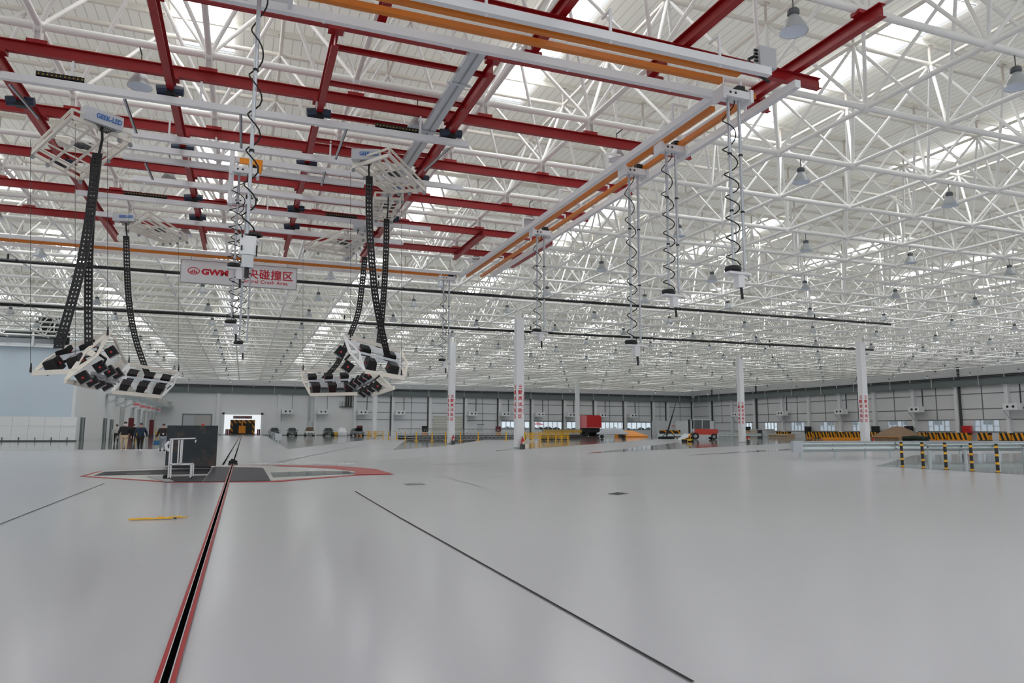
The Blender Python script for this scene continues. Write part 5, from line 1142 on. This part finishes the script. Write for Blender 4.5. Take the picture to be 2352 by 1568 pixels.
# forklift
o = T('forklift', 'red and grey forklift facing left on the far floor', 'forklift', (0, 0, 0))
loft(MB(), []) if False else None
MB().prism([(-.9, .45), (1.7, .45), (1.9, .8), (1.85, 1.25), (-.6, 1.3), (-.9, .9)], -.6, .6, T=lambda v: Vector((v.x, v.z, v.y))).build('engine_hood', M['fork_red'], o)
MB().box(-1.2, 1.5, -.62, .62, .3, .6).box(1.3, 1.95, -.6, .6, .35, .8).build('chassis', M['lgrey'], o)
mb = MB()
for x, z0 in ((-1.0, .6), (.0, 1.2), (.95, 1.2)):
    for y in (-.5, .5): mb.bar((x, y, z0), (x+.05, y, 2.35), .07, .07)
mb.box(-1.05, 1.1, -.55, .55, 2.33, 2.42); mb.build('cab_frame', M['lgrey'], o)
MB().box(-.95, .98, -.5, -.48, 1.3, 2.3).box(-.95, .98, .48, .5, 1.3, 2.3).build('cab_glass', M['glass'], o)
MB().box(-1.45, -1.35, -.35, -.22, .1, 2.4).box(-1.45, -1.35, .22, .35, .1, 2.4).box(-1.45, -1.38, -.35, .35, 2.2, 2.3).box(-1.45, -1.38, -.35, .35, 1.2, 1.3).build('mast', M['black'], o)
for y in (-.3, .3): MB().box(-2.5, -1.45, y-.06, y+.06, .10, .15).build('fork', M['black'], o)
for x, r_ in ((-.85, .42), (1.35, .36)):
    for y in (-.6, .6): MB().tube((x, y-.12, r_), (x, y+.12, r_), r_, 16).build('wheel', M['rubber'], o); MB().tube((x, y-.13, r_), (x, y+.13, r_), r_*.5, 12).build('hub', M['grey'], o)
MB().box(-.2, .3, -.2, .3, 1.2, 1.7).build('seat', M['black'], o)
fc = G(1611, 1009.3); o.location = (fc.x, fc.y, 0); o.scale = (1.32, 1.32, 1.32); o.rotation_euler = (0, 0, math.radians(-22))
o = T('tilted_plate', 'grey tilted metal plate leaning left of the forklift', 'plate', (60, 90, 0)); p0, p1, p2, p3 = G(1556, 1011), G(1576, 1011), AY(1584, 996, 90.5), AY(1571, 996, 90.5); MB().slabq([p0+Vector((0,0,.05)), p1+Vector((0,0,.05)), p2, p3], .08).build('plate', M['lgrey'], o); MB().bar(p1+Vector((.1,0,.05)), p2+Vector((.1, 0, 0)), .1, .1).bar((p2.x+.1, p2.y, 0), (p2.x+.1, p2.y, p2.z), .1, .1).build('prop', M['obar'], o)
o = T('floor_jack', 'small yellow and black robot cart on the polished floor', 'cart', (54, 79, 0)); jc = G(1579, 1014.5); MB().box(jc.x-.5, jc.x+.5, jc.y-.4, jc.y+.4, .12, .38).build('body', M['ycol'], o); MB().box(jc.x-.15, jc.x+.15, jc.y-.2, jc.y+.2, .38, .5).build('head', M['black'], o)
for x in (-.45, .45): MB().box(jc.x+x-.12, jc.x+x+.12, jc.y-.45, jc.y+.45, 0, .3).build('wheel', M['rubber'], o)
o = T('black_rack', 'black wall rack with hanging bars near the white wall end', 'rack', (22, YW-.6, 7)); MB().box(21.2, 22.8, YW-.7, YW-.05, 6.3, 6.6).box(20.0, 21.2, YW-.6, YW-.05, 6.3, 6.5).build('shelf', M['dgrey'], o)
for x in (21.4, 21.9, 22.5): MB().box(x-.12, x+.12, YW-.6, YW-.1, 6.6, 8.9).build('canister', M['black'], o)
for x in (20.2, 20.8): MB().box(x-.15, x+.15, YW-.5, YW-.1, 6.5, 7.6).build('canister', M['lgrey'], o)
o = T('electric_cabinet', 'grey electric cabinet on the far wall behind the cars', 'cabinet', (13.9, YW-.3, 1)); MB().box(13.2, 14.2, YW-.5, YW-.05, 1.5, 3.1).build('cabinet', M['lgrey'], o); MB().tube((13.5, YW-.3, 3.1), (13.5, YW-.3, 9), .2, 8).build('duct', M['galv'], o)
for k, (x, y) in enumerate([(24.2, 162), (39.0, 162), (57, 162)]):
    o = T('dark_cabinet', 'dark red control cabinet by the far wall, %s' % ('left', 'middle', 'right')[k], 'cabinet', (x, y, 0)); MB().box(x-.6, x+.6, y-.3, y+.3, .8, 2.2).build('cabinet', M['maroon'] if k != 1 else M['black'], o); MB().box(x-.6, x+.6, y-.3, y+.3, 0, .7).build('stand', M['obar'], o)
for k, (x, y) in enumerate([(XR-1.2, 141), (XR-1.2, 121.5), (XR-1.2, 104), (XR-1.2, 85.5), (XR-1.2, 96.7)]):
    o = T('wall_cabinet', 'dark hose cabinet on the right wall, %s from the far corner' % ORD[k], 'cabinet', (x, y, 0)); MB().box(x-.3, x+.3, y-.7, y+.7, .9, 2.4).build('cabinet', M['black'] if k != 3 else M['ext_red'], o); MB().box(x-.3, x+.3, y-.5, y+.5, 0, .9).build('plinth', M['dgrey'], o)

# ------------------------------------------------------------------ people
def skin(name, chains, m, parent, sub=1):
    """chains: {key: (pos, rx, ry)} nodes plus edges -> one continuous skinned surface"""
    nodes, edges = chains; keys = list(nodes); me = bpy.data.meshes.new(name); me.from_pydata([nodes[k][0] for k in keys], [(keys.index(a), keys.index(b)) for a, b in edges], [])
    ob = bpy.data.objects.new(name, me); COL.objects.link(ob); md = ob.modifiers.new('s', 'SKIN')
    if not me.skin_vertices: me.skin_vertices.new()
    for i, k in enumerate(keys): me.skin_vertices[0].data[i].radius = nodes[k][1:]; me.skin_vertices[0].data[i].use_root = (i == 0)
    sb = ob.modifiers.new('b', 'SUBSURF'); sb.levels = sub; sb.render_levels = sub
    r = bpy.data.meshes.new_from_object(ob.evaluated_get(bpy.context.evaluated_depsgraph_get())); bpy.data.objects.remove(ob)
    r.materials.clear(); r.materials.append(m); r.polygons.foreach_set('use_smooth', [True]*len(r.polygons))
    o = bpy.data.objects.new(name, r); COL.objects.link(o); o.parent = parent; return o
def person(label, x, y, rz, jacket, trousers, shoes=M['c_white'], h=1.75, stride=.22, mask=False, hair=M['hair'], extra=None, arm=.12, hat=None):
    o = T('person', label, 'person', (0, 0, 0), None)
    s = stride; N = {}
    N['pel'] = ((0, 0, .95), .15, .11); N['sp'] = ((0, 0, 1.15), .14, .10); N['ch'] = ((0, 0, 1.36), .17, .11); N['cl'] = ((0, 0, 1.455), .075, .07); N['nk'] = ((0, 0, 1.50), .055, .055); N['hd'] = ((0, -.02, 1.60), .085, .095); N['tp'] = ((0, -.01, 1.70), .07, .085)
    E = [('pel', 'sp'), ('sp', 'ch'), ('ch', 'cl'), ('cl', 'nk'), ('nk', 'hd'), ('hd', 'tp')]
    for sd, t in ((-1, 'l'), (1, 'r')):
        f = sd*s
        N['h'+t] = ((sd*.10, 0, .88), .095, .095); N['k'+t] = ((sd*.11, -f*.6-.03, .49), .062, .062); N['a'+t] = ((sd*.11, -f*.9+.02, .09), .042, .042); N['t'+t] = ((sd*.12, -f*.9-.12, .045), .042, .032)
        N['s'+t] = ((sd*.20, 0, 1.40), .062, .062); N['e'+t] = ((sd*(.24+arm*.4), f*.35+.03, 1.13), .045, .045); N['w'+t] = ((sd*(.25+arm*.6), f*.7-.04, .90), .028, .028); N['p'+t] = ((sd*(.25+arm*.6), f*.72-.05, .83), .035, .018)
        E += [('pel', 'h'+t), ('h'+t, 'k'+t), ('k'+t, 'a'+t), ('a'+t, 't'+t), ('ch', 's'+t), ('s'+t, 'e'+t), ('e'+t, 'w'+t), ('w'+t, 'p'+t)]
        for j in range(4): N['f%d%s' % (j, t)] = ((sd*(.25+arm*.6)+(j-1.5)*.018, f*.72-.06-.01*j, .755-.006*abs(j-1)), .009, .009); E.append(('p'+t, 'f%d%s' % (j, t)))
        N['th'+t] = ((sd*(.22+arm*.6), f*.72-.09, .80), .010, .010); E.append(('p'+t, 'th'+t))
    skin('body', (N, E), M['skin'], o)
    sub = lambda ks, es, g: ({k: (N[k][0], N[k][1]*g[0], N[k][2]*g[1]) for k in ks}, es)
    jk = ['sp', 'pel', 'ch', 'cl', 'sl', 'sr', 'el', 'er', 'wl', 'wr']; skin('jacket', sub(jk, [('pel', 'sp'), ('sp', 'ch'), ('ch', 'cl'), ('ch', 'sl'), ('ch', 'sr'), ('sl', 'el'), ('sr', 'er'), ('el', 'wl'), ('er', 'wr')], (1.45, 1.55)), jacket, o)
    tk = ['pel', 'hl', 'hr', 'kl', 'kr', 'al', 'ar']; skin('trousers', sub(tk, [('pel', 'hl'), ('pel', 'hr'), ('hl', 'kl'), ('hr', 'kr'), ('kl', 'al'), ('kr', 'ar')], (1.22, 1.3)), trousers, o)
    for t in 'lr':
        a = N['a'+t][0]; MB().ball((a[0], a[1]-.07, .055), .07, 10, sc=(.72, 1.9, .78)).build('shoe', shoes, o, smooth=True)
    MB().ball((0, .015, 1.685), .105, 12, sc=(.88, 1.02, .80)).build('hair' if not hat else 'cap', hat or hair, o, smooth=True)
    if hat: MB().box(-.07, .07, -.19, -.08, 1.67, 1.685).build('cap_peak', hat, o)
    for sd in (-1, 1): MB().ball((sd*.032, -.105, 1.625), .011, 6).build('eye', M['hair'], o); MB().ball((sd*.088, -.01, 1.61), .022, 6, sc=(.5, 1, 1.3)).build('ear', M['skin'], o)
    MB().ball((0, -.118, 1.595), .016, 6, sc=(.8, 1, 1.3)).build('nose', M['skin'], o)
    if mask: MB().ball((0, -.075, 1.575), .07, 10, sc=(.95, .72, .72)).build('face_mask', M['c_white'], o, smooth=True)
    else: MB().ball((0, -.112, 1.555), .02, 6, sc=(1.2, .4, .35)).build('mouth', M['maroon'], o)
    if extra: extra(o, N)
    k = h/1.78; o.scale = (k*1.08, k*1.08, k); o.location = (x, y, 0); o.rotation_euler = (0, 0, rz); return o
def gbag(o, N):
    w = N['wl'][0]; MB().box(w[0]-.17, w[0]+.15, w[1]-.06, w[1]+.06, .38, .68).build('blue_bag', M['c_blue'], o); MB().path([(w[0]-.08, w[1], .68), (w[0], w[1], .80), (w[0]+.08, w[1], .68)], .012, 5).build('bag_handle', M['c_blue'], o)
    MB().box(-.035, .035, -.185, -.175, 1.05, 1.16).build('badge', M['c_white'], o)
person('walking person in black jacket and beige trousers wearing a white mask', -6.93, 50.4, .05, M['c_black'], M['c_beige'], mask=True, h=1.84, stride=.14)
person('walking person in navy jacket and black trousers with white shoes', -6.02, 50.2, -.05, M['c_navy'], M['c_black'], h=1.76, stride=.25)
person('walking person in dark brown jacket and grey trousers carrying a blue bag', -4.72, 49.9, .1, M['c_brown'], M['c_grey'], shoes=M['c_black'], h=1.72, stride=.12, extra=gbag)
person('person in pale grey top and black trousers behind the masked one', -11.0, 75.0, math.pi+.2, M['c_pale'], M['c_black'], shoes=M['c_black'], h=1.78, stride=.1)
person('person in all black seen from behind, right of the masked one', -9.9, 77.5, math.pi-.1, M['c_black'], M['c_black'], shoes=M['c_black'], h=1.82, stride=.15)
person('person in dark clothes glimpsed left of the masked one', -10.6, 77.0, math.pi, M['c_black'], M['c_brown'], shoes=M['c_black'], h=1.8, stride=.1)
person('person in red cap standing behind the dark steel block', -2.85, 58.0, .6, M['c_black'], M['c_black'], h=1.80, stride=.05, hat=M['c_red'])
